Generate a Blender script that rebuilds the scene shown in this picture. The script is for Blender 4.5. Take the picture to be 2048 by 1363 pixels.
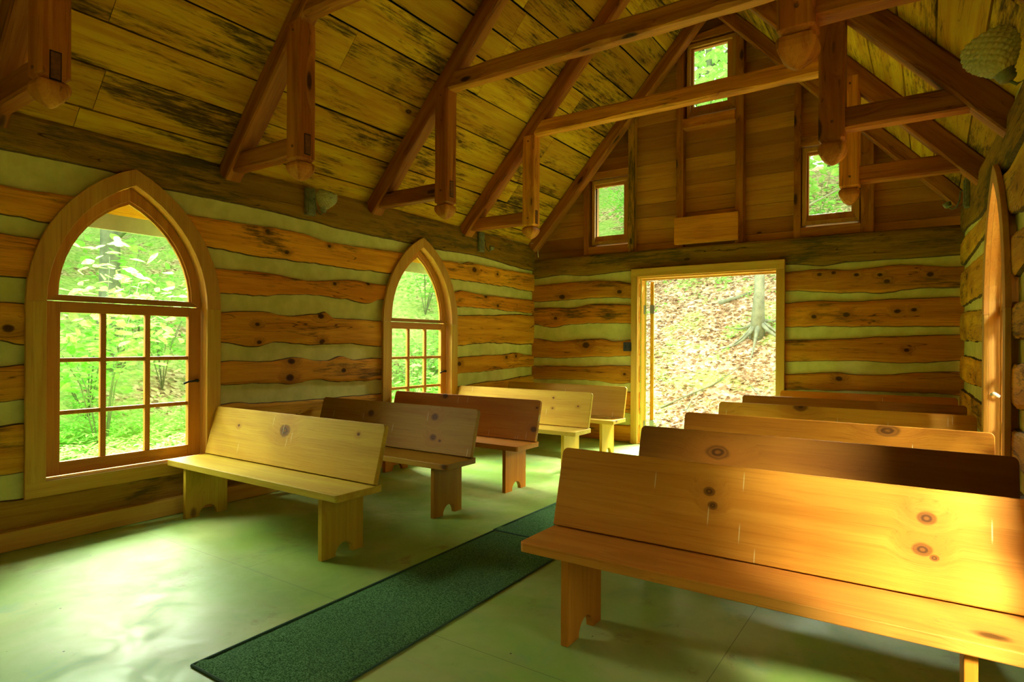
import bpy, math, random
from mathutils import Vector, Matrix, noise
random.seed(7)
R = math.radians
for o in list(bpy.data.objects): bpy.data.objects.remove(o)
sc = bpy.context.scene
COL = sc.collection

# ------------------------------------------------------------------ camera
FPX, YAW, ROLL = 1235.0, math.atan(838 / 1235.0), math.atan(.0051)
cam = bpy.data.cameras.new('camera'); cam.sensor_width = 36; cam.lens = FPX / 2048 * 36
cam.shift_y = 3.2 / 2048; cam.clip_start = .02
co = bpy.data.objects.new('camera', cam); COL.objects.link(co)
co.matrix_world = Matrix.Translation((0, 0, 1.25)) @ Matrix.Rotation(YAW, 4, 'Z') @ Matrix.Rotation(R(90), 4, 'X') @ Matrix.Rotation(ROLL, 4, 'Z')
sc.camera = co
# ------------------------------------------------------------------ view, sky
sc.view_settings.view_transform = 'Standard'; sc.view_settings.look = 'None'
sc.view_settings.gamma = 1; sc.view_settings.use_curve_mapping = False
sc.view_settings.exposure = 0.52
sc.cycles.max_bounces = 14; sc.cycles.diffuse_bounces = 8; sc.cycles.transparent_max_bounces = 24
sc.cycles.sample_clamp_indirect = 8
w = bpy.data.worlds.new('sky'); sc.world = w; w.use_nodes = True
bg = w.node_tree.nodes['Background']
bg.inputs['Color'].default_value = (.90, 1.0, .80, 1); bg.inputs['Strength'].default_value = 2.35

def area(name, loc, target, sx, sy, power, color, spread=105):
    l = bpy.data.lights.new(name, 'AREA'); l.shape = 'RECTANGLE'; l.size = sx; l.size_y = sy
    l.energy = power; l.color = color; l.spread = R(spread)
    o = bpy.data.objects.new(name, l); COL.objects.link(o); o.location = loc
    o.rotation_euler = (Vector(target) - Vector(loc)).to_track_quat('-Z', 'Y').to_euler()
    return o
GREENW = (.93, 1.0, .84)
# added lamps outside, out of view, boosting daylight through each window and the door
for y, pw in ((-.9, 380), (2.05, 370), (4.97, 900)):
    area('daylight_fill_lamp', (-7.8, y, 3.7), (-4.4, y, 1.1), 3.0, 1.9, pw, GREENW, 140)
WARMW = (1.0, .96, .76)
area('daylight_fill_lamp', (2.7, -1.2, 4.0), (.3, -1., 1.1), 1.2, 1.2, 400, WARMW)
area('daylight_fill_lamp', (2.1, -.75, 3.4), (-.05, 2.40, .60), 1.0, 1.0, 165, (1, .90, .84), 60)  # added lamp angled in to make the bright patch on the front bench
area('daylight_fill_lamp', (2.9, 4.3, 3.6), (.3, 4.5, 1.2), 1.2, 1.2, 1000, WARMW, 130)
area('daylight_fill_lamp', (-2.2, 9.9, 4.1), (-2.2, 7.3, 1.15), 2.0, 1.2, 340, GREENW, 56)
sun = bpy.data.lights.new('sun', 'SUN'); sun.energy = 1.1; sun.angle = R(25); sun.color = (1, .98, .85)
so = bpy.data.objects.new('sun', sun); COL.objects.link(so); so.rotation_euler = (R(28), R(14), 0)

# ------------------------------------------------------------------ materials
def lin(r, g, b): return (r, g, b, 1)
def newmat(name):
    m = bpy.data.materials.new(name); m.use_nodes = True
    nt = m.node_tree; b = nt.nodes['Principled BSDF']
    return m, nt, b
def N(nt, t, **kw):
    n = nt.nodes.new(t)
    for k, v in kw.items(): setattr(n, k, v)
    return n
def L(nt, a, b): nt.links.new(a, b)
def mathn(nt, op, a, b=None, clamp=False):
    n = N(nt, 'ShaderNodeMath', operation=op); n.use_clamp = clamp
    for i, v in enumerate((a, b)):
        if v is None: continue
        if isinstance(v, (int, float)): n.inputs[i].default_value = v
        else: L(nt, v, n.inputs[i])
    return n.outputs[0]
def ss(nt, v, a, b, lo=0., hi=1.):
    n = N(nt, 'ShaderNodeMapRange', interpolation_type='SMOOTHSTEP')
    L(nt, v, n.inputs['Value']); n.inputs['From Min'].default_value = a; n.inputs['From Max'].default_value = b
    n.inputs['To Min'].default_value = lo; n.inputs['To Max'].default_value = hi
    return n.outputs[0]
def mix(nt, f, a, b, mode='MIX'):
    n = N(nt, 'ShaderNodeMix', data_type='RGBA', blend_type=mode)
    if isinstance(f, (int, float)): n.inputs[0].default_value = f
    else: L(nt, f, n.inputs[0])
    for i, v in ((6, a), (7, b)):
        if isinstance(v, tuple): n.inputs[i].default_value = v
        else: L(nt, v, n.inputs[i])
    return n.outputs[2]
def noisen(nt, vec, scale, detail=4, rough=.55, dist=0.):
    n = N(nt, 'ShaderNodeTexNoise'); L(nt, vec, n.inputs['Vector'])
    n.inputs['Scale'].default_value = scale; n.inputs['Detail'].default_value = detail
    n.inputs['Roughness'].default_value = rough; n.inputs['Distortion'].default_value = dist
    return n.outputs['Fac']
def vscale(nt, vec, s):
    n = N(nt, 'ShaderNodeVectorMath', operation='MULTIPLY'); L(nt, vec, n.inputs[0]); n.inputs[1].default_value = s
    return n.outputs[0]

def wood(name, light, mid, dark, axis='X', knots=.10, stain=None, stain_amt=.5, stain_scale=1.5,
         rough=.6, bump=.25, tint=False, attr=False, across=1.0, grain=1.0, spec=.3, drips=False, cracks=.0, gate0=.35, spots=None):
    m, nt, b = newmat(name)
    tc = N(nt, 'ShaderNodeTexCoord'); oi = N(nt, 'ShaderNodeObjectInfo')
    rnd = mathn(nt, 'MULTIPLY', oi.outputs['Random'], 41.0)
    if attr:
        at = N(nt, 'ShaderNodeAttribute', attribute_name='rnd'); r2 = mathn(nt, 'MULTIPLY', at.outputs['Fac'], 57.0)
        rnd = mathn(nt, 'ADD', rnd, r2)
    cmb = N(nt, 'ShaderNodeCombineXYZ')
    for i in range(3): L(nt, rnd, cmb.inputs[i])
    add = N(nt, 'ShaderNodeVectorMath', operation='ADD'); L(nt, tc.outputs['Object'], add.inputs[0]); L(nt, cmb.outputs[0], add.inputs[1])
    p = add.outputs[0]
    i = 'XYZ'.index(axis)
    def sv(al, ac): v = [ac] * 3; v[i] = al; return tuple(v)
    # knots
    vo = N(nt, 'ShaderNodeTexVoronoi', feature='F1'); L(nt, vscale(nt, p, sv(1.9, 4.6 * across)), vo.inputs['Vector'])
    vo.inputs['Scale'].default_value = 1.0
    d = vo.outputs['Distance']
    wob = noisen(nt, p, 14, 2)
    if spots:       # the board's own knots, at their places along it (along, up, radius)
        msk = [0, 0, 1.]; msk[i] = .75; q_ = vscale(nt, tc.outputs['Object'], tuple(msk)); d = None
        for (sx_, sz_, sr_) in spots:
            vd = N(nt, 'ShaderNodeVectorMath', operation='DISTANCE'); L(nt, q_, vd.inputs[0])
            t_ = [0, 0, sz_]; t_[i] = sx_ * .75; vd.inputs[1].default_value = t_
            e_ = mathn(nt, 'MULTIPLY', vd.outputs['Value'], knots / sr_)
            d = e_ if d is None else mathn(nt, 'MINIMUM', d, e_)
    dd = mathn(nt, 'ADD', d, mathn(nt, 'MULTIPLY', mathn(nt, 'SUBTRACT', wob, .5), .06))
    sep = N(nt, 'ShaderNodeSeparateColor'); L(nt, vo.outputs['Color'], sep.inputs[0])
    gate = ss(nt, sep.outputs[0], gate0, gate0 + .1) if not spots else 1.0
    kn = mathn(nt, 'MULTIPLY', ss(nt, dd, knots * .55, knots, 1., 0.), gate)
    halo = mathn(nt, 'MULTIPLY', ss(nt, dd, knots, knots * 3.2, 1., 0.), gate)
    # grain, bent round the knots
    off = N(nt, 'ShaderNodeVectorMath', operation='ADD')
    hv = N(nt, 'ShaderNodeCombineXYZ')
    h2 = mathn(nt, 'MULTIPLY', halo, .035)
    for k in range(3):
        if k != i: L(nt, h2, hv.inputs[k])
    L(nt, p, off.inputs[0]); L(nt, hv.outputs[0], off.inputs[1]); pg = off.outputs[0]
    g1 = noisen(nt, vscale(nt, pg, sv(.55, 9 * grain)), 1.6, 5, .6, .6)
    g2 = noisen(nt, vscale(nt, pg, sv(1.6, 62 * grain)), 1.5, 3, .7, .25)
    big = noisen(nt, vscale(nt, p, sv(.5, 1.6)), 1.3, 2)
    c = mix(nt, ss(nt, g1, .32, .68), light, mid)
    c = mix(nt, mathn(nt, 'MULTIPLY', ss(nt, g2, .5, .8), .55), c, dark)
    c = mix(nt, mathn(nt, 'MULTIPLY', ss(nt, big, .45, .75), .45), c, mid)
    if attr:
        v2 = mathn(nt, 'FRACT', mathn(nt, 'MULTIPLY', at.outputs['Fac'], 7.31))
        c = mix(nt, mathn(nt, 'MULTIPLY', ss(nt, v2, .45, 1.0), .55), c, dark)
    if tint:
        c = mix(nt, 1.0, c, oi.outputs['Color'], 'MULTIPLY')
    c = mix(nt, mathn(nt, 'MULTIPLY', halo, .35), c, dark)
    if cracks:
        nn = noisen(nt, vscale(nt, pg, sv(.35, 3.4)), 1.5, 3, .6)
        ck = mathn(nt, 'MULTIPLY', ss(nt, mathn(nt, 'ABSOLUTE', mathn(nt, 'SUBTRACT', nn, .5)), .001, .009, 1., 0.), ss(nt, g1, .45, .6))
        c = mix(nt, mathn(nt, 'MULTIPLY', ck, cracks), c, tuple(x * .3 for x in dark[:3]) + (1,))
    ring = mathn(nt, 'SINE', mathn(nt, 'MULTIPLY', dd, 95.))
    kcol = mix(nt, ss(nt, ring, -1, 1), tuple(x * .16 for x in dark[:3]) + (1,), tuple(x * .5 for x in dark[:3]) + (1,))
    c = mix(nt, mathn(nt, 'MULTIPLY', kn, .92), c, kcol)
    if stain:
        s1 = noisen(nt, vscale(nt, p, sv(.55, 2.2)), stain_scale, 6, .65, .4)
        s2 = noisen(nt, vscale(nt, p, sv(2.2, 26)), 2.0, 4, .75)
        sm = mathn(nt, 'ADD', mathn(nt, 'MULTIPLY', s1, .62), mathn(nt, 'MULTIPLY', s2, .38))
        c = mix(nt, ss(nt, sm, .62 - stain_amt * .2, .70 - stain_amt * .12, 0., .9), c, stain)
    if drips:   # pale dried runs down the back boards
        q = vscale(nt, tc.outputs['Object'], (11., 1., 2.3))
        v3 = N(nt, 'ShaderNodeTexVoronoi', feature='F1'); L(nt, q, v3.inputs['Vector']); v3.inputs['Scale'].default_value = 1.0
        add2 = N(nt, 'ShaderNodeVectorMath', operation='ADD'); L(nt, q, add2.inputs[0]); L(nt, cmb.outputs[0], add2.inputs[1]); L(nt, add2.outputs[0], v3.inputs['Vector'])
        dv = N(nt, 'ShaderNodeVectorMath', operation='SUBTRACT'); L(nt, add2.outputs[0], dv.inputs[0]); L(nt, v3.outputs['Position'], dv.inputs[1])
        sx = N(nt, 'ShaderNodeSeparateXYZ'); L(nt, dv.outputs[0], sx.inputs[0])
        ax = mathn(nt, 'ABSOLUTE', sx.outputs[0]); az = mathn(nt, 'ABSOLUTE', sx.outputs[2])
        s3 = N(nt, 'ShaderNodeSeparateColor'); L(nt, v3.outputs['Color'], s3.inputs[0])
        f = mathn(nt, 'MULTIPLY', mathn(nt, 'MULTIPLY', ss(nt, ax, .012, .028, 1., 0.), ss(nt, az, .03, .10, 1., 0.)), ss(nt, s3.outputs[1], .80, .83))
        c = mix(nt, mathn(nt, 'MULTIPLY', f, .5), c, (.8, .75, .35, 1))
    L(nt, c, b.inputs['Base Color'])
    b.inputs['Roughness'].default_value = rough
    b.inputs['Specular IOR Level'].default_value = spec
    bm_ = N(nt, 'ShaderNodeBump'); bm_.inputs['Strength'].default_value = bump; bm_.inputs['Distance'].default_value = .01
    hgt = mathn(nt, 'SUBTRACT', mathn(nt, 'ADD', g2, g1), mathn(nt, 'MULTIPLY', kn, .4))
    L(nt, hgt, bm_.inputs['Height']); L(nt, bm_.outputs[0], b.inputs['Normal'])
    return m

LOGC = dict(light=lin(.78, .42, .03), mid=lin(.56, .25, .014), dark=lin(.15, .05, .005))
MAT = {}
for ax in 'XYZ':
    MAT['log' + ax] = wood('hewn_log_wood_' + ax, axis=ax, knots=.17, stain=lin(.10, .06, .008), stain_amt=.5, stain_scale=1.8, rough=.75, bump=.6, across=.8, tint=True, cracks=.8, gate0=.2, spec=.15, **LOGC)
    MAT['beam' + ax] = wood('weathered_plate_beam_' + ax, lin(.50, .28, .025), lin(.34, .18, .015), lin(.12, .06, .007), axis=ax, knots=.10, stain=lin(.070, .055, .010), stain_amt=.72, stain_scale=1.6, rough=.85, bump=.7, tint=True, cracks=.9, spec=.1)
    MAT['trim' + ax] = wood('pine_casing_' + ax, lin(.66, .38, .055), lin(.55, .27, .03), lin(.30, .11, .012), axis=ax, knots=.10, rough=.5, bump=.12, tint=True)
    MAT['sash' + ax] = wood('cedar_sash_' + ax, lin(.60, .27, .035), lin(.48, .18, .018), lin(.25, .08, .01), axis=ax, knots=.06, rough=.5, bump=.1, tint=True)
    MAT['cedar' + ax] = wood('red_cedar_timber_' + ax, lin(.50, .19, .014), lin(.32, .092, .007), lin(.12, .028, .003), axis=ax, knots=.15, rough=.6, bump=.35, across=1.25, tint=True, cracks=.5, gate0=.2, spec=.2)
    MAT['bench' + ax] = wood('bench_pine_' + ax, lin(.72, .42, .055), lin(.60, .31, .032), lin(.34, .12, .010), axis=ax, knots=.15, rough=.5, bump=.12, tint=True, across=.7, spec=.15, drips=(ax == 'X'))
LOGKW = dict(stain=lin(.10, .06, .008), stain_amt=.5, stain_scale=1.8, rough=.75, bump=.6, across=.8, tint=True, cracks=.8, spec=.15, knots=.17, **LOGC)
MAT['log_wall_left'] = wood('hewn_log_wood_left', axis='Y', spots=[(3.33, 1.08, 0.034), (3.316, 0.939, 0.036), (3.899, 0.983, 0.026), (3.643, 1.479, 0.031), (3.656, 1.249, 0.029), (3.004, 1.389, 0.021), (3.023, 1.242, 0.021), (3.096, 2.162, 0.021), (3.729, 2.122, 0.018), (3.28, 2.011, 0.021), (3.794, 1.784, 0.021), (4.204, 1.818, 0.023), (5.894, 2.124, 0.039), (6.371, 2.115, 0.021), (6.129, 1.821, 0.031), (6.385, 1.717, 0.023), (5.617, 1.0, 0.031), (6.581, 1.06, 0.026), (6.802, 1.069, 0.023), (1.36, 1.32, .03), (-.5, 1.3, .03), (.4, 1.0, .03)], **LOGKW)
MAT['log_wall_back'] = wood('hewn_log_wood_back', axis='X', spots=[(-4.11, 1.867, 0.042), (-3.274, 1.902, 0.031), (-4.209, 1.583, 0.025), (-3.432, 1.614, 0.031), (-3.749, 1.222, 0.048), (-2.348, 2.26, 0.031), (-1.535, 2.263, 0.036), (-0.982, 1.989, 0.022), (-0.849, 2.0, 0.022), (-0.727, 1.557, 0.031), (-1.033, 1.542, 0.025), (-0.793, 0.89, 0.031), (-0.638, 1.967, 0.022), (-0.429, 1.955, 0.022), (-0.369, 1.886, 0.025), (-0.007, 1.935, 0.028), (-0.278, 1.582, 0.028), (-0.14, 1.594, 0.022), (-0.2, 1.194, 0.022), (-2.616, 2.256, 0.025), (-3.2,.86,.02)], **LOGKW)
MAT['seat'] = wood('bench_seat_pine', lin(.72, .44, .09), lin(.62, .33, .055), lin(.34, .14, .02), axis='X', knots=.12, rough=.5, bump=.12, tint=True, across=.7, spec=.2)
MAT['roof'] = wood('roof_board_wood', lin(.68, .42, .016), lin(.52, .255, .010), lin(.24, .085, .006), axis='Y', knots=.10, stain=lin(.030, .018, .006), stain_amt=.68, cracks=.4, spec=.1, stain_scale=1.3, rough=.8, bump=.3, attr=True, across=.8)
MAT['siding'] = wood('gable_board_wood', lin(.66, .31, .028), lin(.54, .22, .016), lin(.20, .055, .006), axis='X', knots=.06, rough=.7, bump=.2, attr=True)

def simple(name, col, rough=.6, metal=0., noise_amt=.0, nscale=20, bump=0., col2=None, spec=.4):
    m, nt, b = newmat(name)
    tc = N(nt, 'ShaderNodeTexCoord')
    f = noisen(nt, tc.outputs['Object'], nscale, 5, .6)
    c2 = col2 or tuple(x * .6 for x in col[:3]) + (1,)
    L(nt, mix(nt, ss(nt, f, .5 - .25, .5 + .25), col, c2) if (noise_amt or col2) else mix(nt, 0., col, col), b.inputs['Base Color'])
    b.inputs['Roughness'].default_value = rough; b.inputs['Metallic'].default_value = metal
    b.inputs['Specular IOR Level'].default_value = spec
    if bump:
        bp = N(nt, 'ShaderNodeBump'); bp.inputs['Strength'].default_value = bump; bp.inputs['Distance'].default_value = .01
        L(nt, f, bp.inputs['Height']); L(nt, bp.outputs[0], b.inputs['Normal'])
    return m
MAT['chink'] = simple('mortar_chinking', lin(.72, .66, .20), .9, col2=lin(.56, .52, .13), nscale=7, bump=.35)
MAT['bark_edge'] = simple('log_bark_edge', lin(.16, .085, .012), .9, col2=lin(.06, .03, .006), nscale=25)
MAT['black_gap'] = simple('roof_underlay', lin(.012, .01, .008), .9)
MAT['metal'] = simple('tarnished_sconce_metal', lin(.26, .26, .11), .5, .15, col2=lin(.13, .13, .06), nscale=30)
MAT['dark_metal'] = simple('dark_iron', lin(.03, .03, .025), .5, .6)
MAT['grey_metal'] = simple('galvanised_hinge', lin(.30, .33, .30), .45, .7)
MAT['plate'] = simple('black_outlet_plate', lin(.03, .022, .01), .4)
MAT['tenon'] = simple('end_grain_tenon', lin(.22, .07, .01), .8, col2=lin(.10, .03, .006), nscale=60)
MAT['mortise_outline'] = simple('dark_mortise', lin(.02, .008, .003), .9)
MAT['wire'] = simple('pale_cable', lin(.5, .42, .2), .6)
MAT['white'] = simple('white_catch', lin(.7, .7, .55), .5)
MAT['soffit'] = simple('grey_eave_metal', lin(.42, .42, .36), .6, col2=lin(.30, .31, .26), nscale=5)
MAT['shingle'] = simple('roof_outside', lin(.08, .07, .06), .9, col2=lin(.05, .05, .045))

def mat_floor():
    m, nt, b = newmat('painted_plywood_floor')
    tc = N(nt, 'ShaderNodeTexCoord'); p = tc.outputs['Object']
    n1 = noisen(nt, p, 1.1, 5, .6, .8); n2 = noisen(nt, vscale(nt, p, (1.2, 4.5, 1)), 2.2, 6, .7, .5); n3 = noisen(nt, p, 4.5, 6, .7, .6)
    c = mix(nt, ss(nt, n1, .38, .62), lin(.27, .46, .085), lin(.42, .50, .17))
    c = mix(nt, ss(nt, n3, .52, .72, 0, .55), c, lin(.19, .42, .20))
    c = mix(nt, ss(nt, n2, .56, .72, 0, .5), c, lin(.42, .34, .16))
    n4 = noisen(nt, p, 2.6, 8, .75, .3)
    c = mix(nt, ss(nt, n4, .56, .68, 0, .6), c, lin(.20, .13, .04))
    n5 = noisen(nt, p, .8, 3, .5); c = mix(nt, ss(nt, n5, .40, .62, 0, .7), c, lin(.16, .26, .025))
    # sheet seams
    mp = N(nt, 'ShaderNodeMapping'); L(nt, p, mp.inputs['Vector']); mp.inputs['Location'].default_value = (1.9, -2.0, 0)
    br = N(nt, 'ShaderNodeTexBrick'); L(nt, mp.outputs[0], br.inputs['Vector'])
    br.inputs['Scale'].default_value = 1; br.inputs['Brick Width'].default_value = 2.44; br.inputs['Row Height'].default_value = 1.22
    br.inputs['Mortar Size'].default_value = .0022; br.inputs['Mortar Smooth'].default_value = .2
    c = mix(nt, mathn(nt, 'MULTIPLY', br.outputs['Fac'], .6), c, lin(.10, .12, .04))
    # bits of grit
    vo = N(nt, 'ShaderNodeTexVoronoi', feature='F1'); L(nt, p, vo.inputs['Vector']); vo.inputs['Scale'].default_value = 6
    s = N(nt, 'ShaderNodeSeparateColor'); L(nt, vo.outputs['Color'], s.inputs[0])
    g = mathn(nt, 'MULTIPLY', ss(nt, vo.outputs['Distance'], .022, .038, 1, 0), ss(nt, s.outputs[0], .6, .62))
    c = mix(nt, g, c, lin(.06, .045, .02))
    L(nt, c, b.inputs['Base Color']); b.inputs['Specular IOR Level'].default_value = .35
    L(nt, ss(nt, n3, .3, .7, .38, .6), b.inputs['Roughness'])
    bp = N(nt, 'ShaderNodeBump'); bp.inputs['Strength'].default_value = .12; bp.inputs['Distance'].default_value = .01
    L(nt, mathn(nt, 'SUBTRACT', n3, br.outputs['Fac']), bp.inputs['Height']); L(nt, bp.outputs[0], b.inputs['Normal'])
    return m
MAT['floor'] = mat_floor()
def mat_carpet():
    m, nt, b = newmat('green_runner_carpet')
    tc = N(nt, 'ShaderNodeTexCoord'); p = tc.outputs['Object']
    f = noisen(nt, p, 170, 2, .7); g = noisen(nt, p, 2.2, 3)
    c = mix(nt, ss(nt, f, .36, .66), lin(.018, .070, .016), lin(.14, .30, .12))
    c = mix(nt, ss(nt, g, .35, .75, 0, .35), c, lin(.08, .16, .10))
    L(nt, c, b.inputs['Base Color']); b.inputs['Roughness'].default_value = 1; b.inputs['Specular IOR Level'].default_value = .05
    bp = N(nt, 'ShaderNodeBump'); bp.inputs['Strength'].default_value = .8; bp.inputs['Distance'].default_value = .004
    L(nt, f, bp.inputs['Height']); L(nt, bp.outputs[0], b.inputs['Normal'])
    return m
MAT['carpet'] = mat_carpet()
def mat_glass():
    m, nt, b = newmat('window_glass'); nt.nodes.remove(b)
    t = N(nt, 'ShaderNodeBsdfTransparent'); t.inputs[0].default_value = (.97, .99, .95, 1)
    g = N(nt, 'ShaderNodeBsdfGlossy'); g.inputs['Roughness'].default_value = .05
    ms = N(nt, 'ShaderNodeMixShader'); ms.inputs[0].default_value = .05
    L(nt, t.outputs[0], ms.inputs[1]); L(nt, g.outputs[0], ms.inputs[2]); L(nt, ms.outputs[0], nt.nodes['Material Output'].inputs[0])
    return m
MAT['glass'] = mat_glass()
def mat_cutglass():
    m, nt, b = newmat('cut_glass_shade')
    b.inputs['Base Color'].default_value = (.92, .92, .50, 1); b.inputs['Roughness'].default_value = .1
    b.inputs['Transmission Weight'].default_value = .65; b.inputs['IOR'].default_value = 1.35
    return m
MAT['cutglass'] = mat_cutglass()
def mat_leaf(name, c1, c2, nscale=.9, trans=.45, rough=.6):
    m, nt, b = newmat(name); nt.nodes.remove(b)
    tc = N(nt, 'ShaderNodeTexCoord'); oi = N(nt, 'ShaderNodeObjectInfo')
    f = noisen(nt, tc.outputs['Object'], nscale, 3, .7); f2 = noisen(nt, tc.outputs['Object'], nscale * 9, 2, .8)
    ff = mathn(nt, 'ADD', mathn(nt, 'MULTIPLY', f, .45), mathn(nt, 'MULTIPLY', f2, .55))
    c = mix(nt, ss(nt, ff, .36, .62), c1, c2)
    d = N(nt, 'ShaderNodeBsdfDiffuse'); t = N(nt, 'ShaderNodeBsdfTranslucent'); L(nt, c, d.inputs[0]); L(nt, c, t.inputs[0])
    ms = N(nt, 'ShaderNodeMixShader'); ms.inputs[0].default_value = trans
    L(nt, d.outputs[0], ms.inputs[1]); L(nt, t.outputs[0], ms.inputs[2]); L(nt, ms.outputs[0], nt.nodes['Material Output'].inputs[0])
    return m
MAT['leaf_far'] = mat_leaf('woodland_leaves', lin(.34, .68, .13), lin(.66, .93, .36), .8)
MAT['leaf_near'] = mat_leaf('maple_leaves', lin(.22, .60, .07), lin(.46, .84, .22), 2.)
MAT['fern'] = mat_leaf('fern_fronds', lin(.34, .70, .13), lin(.56, .90, .30), 1.5)
MAT['leaf_shrub'] = mat_leaf('shrub_leaves', lin(.22, .56, .10), lin(.50, .84, .26), 1.5)
MAT['litter_leaf'] = mat_leaf('dry_leaves', lin(.28, .18, .11), lin(.80, .62, .45), 6, .15)
MAT['bark'] = simple('grey_bark', lin(.25, .28, .20), .9, col2=lin(.14, .16, .11), nscale=9, bump=.6)
def mat_ground():
    m, nt, b = newmat('woodland_floor')
    tc = N(nt, 'ShaderNodeTexCoord'); p = tc.outputs['Object']
    vo = N(nt, 'ShaderNodeTexVoronoi', feature='F1'); L(nt, p, vo.inputs['Vector']); vo.inputs['Scale'].default_value = 19
    s = N(nt, 'ShaderNodeSeparateColor'); L(nt, vo.outputs['Color'], s.inputs[0])
    r = N(nt, 'ShaderNodeValToRGB'); L(nt, s.outputs[0], r.inputs[0])
    e = r.color_ramp.elements; e[0].position = 0; e[0].color = lin(.12, .07, .04); e[1].position = 1; e[1].color = lin(.84, .68, .48)
    for q, cc in ((.22, lin(.27, .17, .10)), (.5, lin(.50, .36, .24)), (.75, lin(.64, .46, .32))):
        x = e.new(q); x.color = cc
    n1 = noisen(nt, p, .75, 6, .72); n2 = noisen(nt, p, 9, 3)
    gc = mix(nt, ss(nt, n2, .4, .6), lin(.26, .48, .10), lin(.46, .62, .18))
    sx = N(nt, 'ShaderNodeSeparateXYZ'); L(nt, p, sx.inputs[0])
    g_ = mathn(nt, 'ADD', n1, ss(nt, sx.outputs[0], -9, -5, .12, 0.))
    c = mix(nt, ss(nt, g_, .50, .62, 0, .8), r.outputs[0], gc)
    L(nt, c, b.inputs['Base Color']); b.inputs['Roughness'].default_value = 1; b.inputs['Specular IOR Level'].default_value = .1
    bp = N(nt, 'ShaderNodeBump'); bp.inputs['Strength'].default_value = 1; bp.inputs['Distance'].default_value = .05
    L(nt, mathn(nt, 'ADD', s.outputs[1], n2), bp.inputs['Height']); L(nt, bp.outputs[0], b.inputs['Normal'])
    return m
MAT['ground'] = mat_ground()

# ------------------------------------------------------------------ mesh helpers
def obj(name, v, f, mat, parent=None, org=(0, 0, 0), smooth=False, bevel=0., color=None, rnd=None, kind=None):
    me = bpy.data.meshes.new(name)
    o3 = Vector(org)
    me.from_pydata([tuple(Vector(a) - o3) for a in v], [], f); me.validate()
    me.materials.append(mat)
    if rnd is not None and len(rnd) == len(me.polygons):
        a = me.attributes.new('rnd', 'FLOAT', 'FACE'); a.data.foreach_set('value', rnd)
    if smooth: me.polygons.foreach_set('use_smooth', [True] * len(me.polygons))
    o = bpy.data.objects.new(name, me); COL.objects.link(o)
    if parent is not None:
        o.parent = parent
        wl = getattr(parent, '_w', None)
        o.location = Vector(org) - Vector(ORG.get(parent.name, (0, 0, 0)))
    else: o.location = o3
    ORG[o.name] = tuple(org)
    if bevel:
        b = o.modifiers.new('bevel', 'BEVEL'); b.width = bevel; b.segments = 2; b.limit_method = 'ANGLE'; b.angle_limit = R(40)
    if color: o.color = (*color, 1)
    if kind: o['kind'] = kind
    return o
ORG = {}
def empty(name, loc=(0, 0, 0)):
    o = bpy.data.objects.new(name, None); COL.objects.link(o); o.location = loc; ORG[o.name] = tuple(loc)
    o.empty_display_size = .1
    return o
def tag(o, label, cat, group=None, kind=None):
    o['label'] = label; o['category'] = cat
    if group: o['group'] = group
    if kind: o['kind'] = kind
    return o
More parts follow.
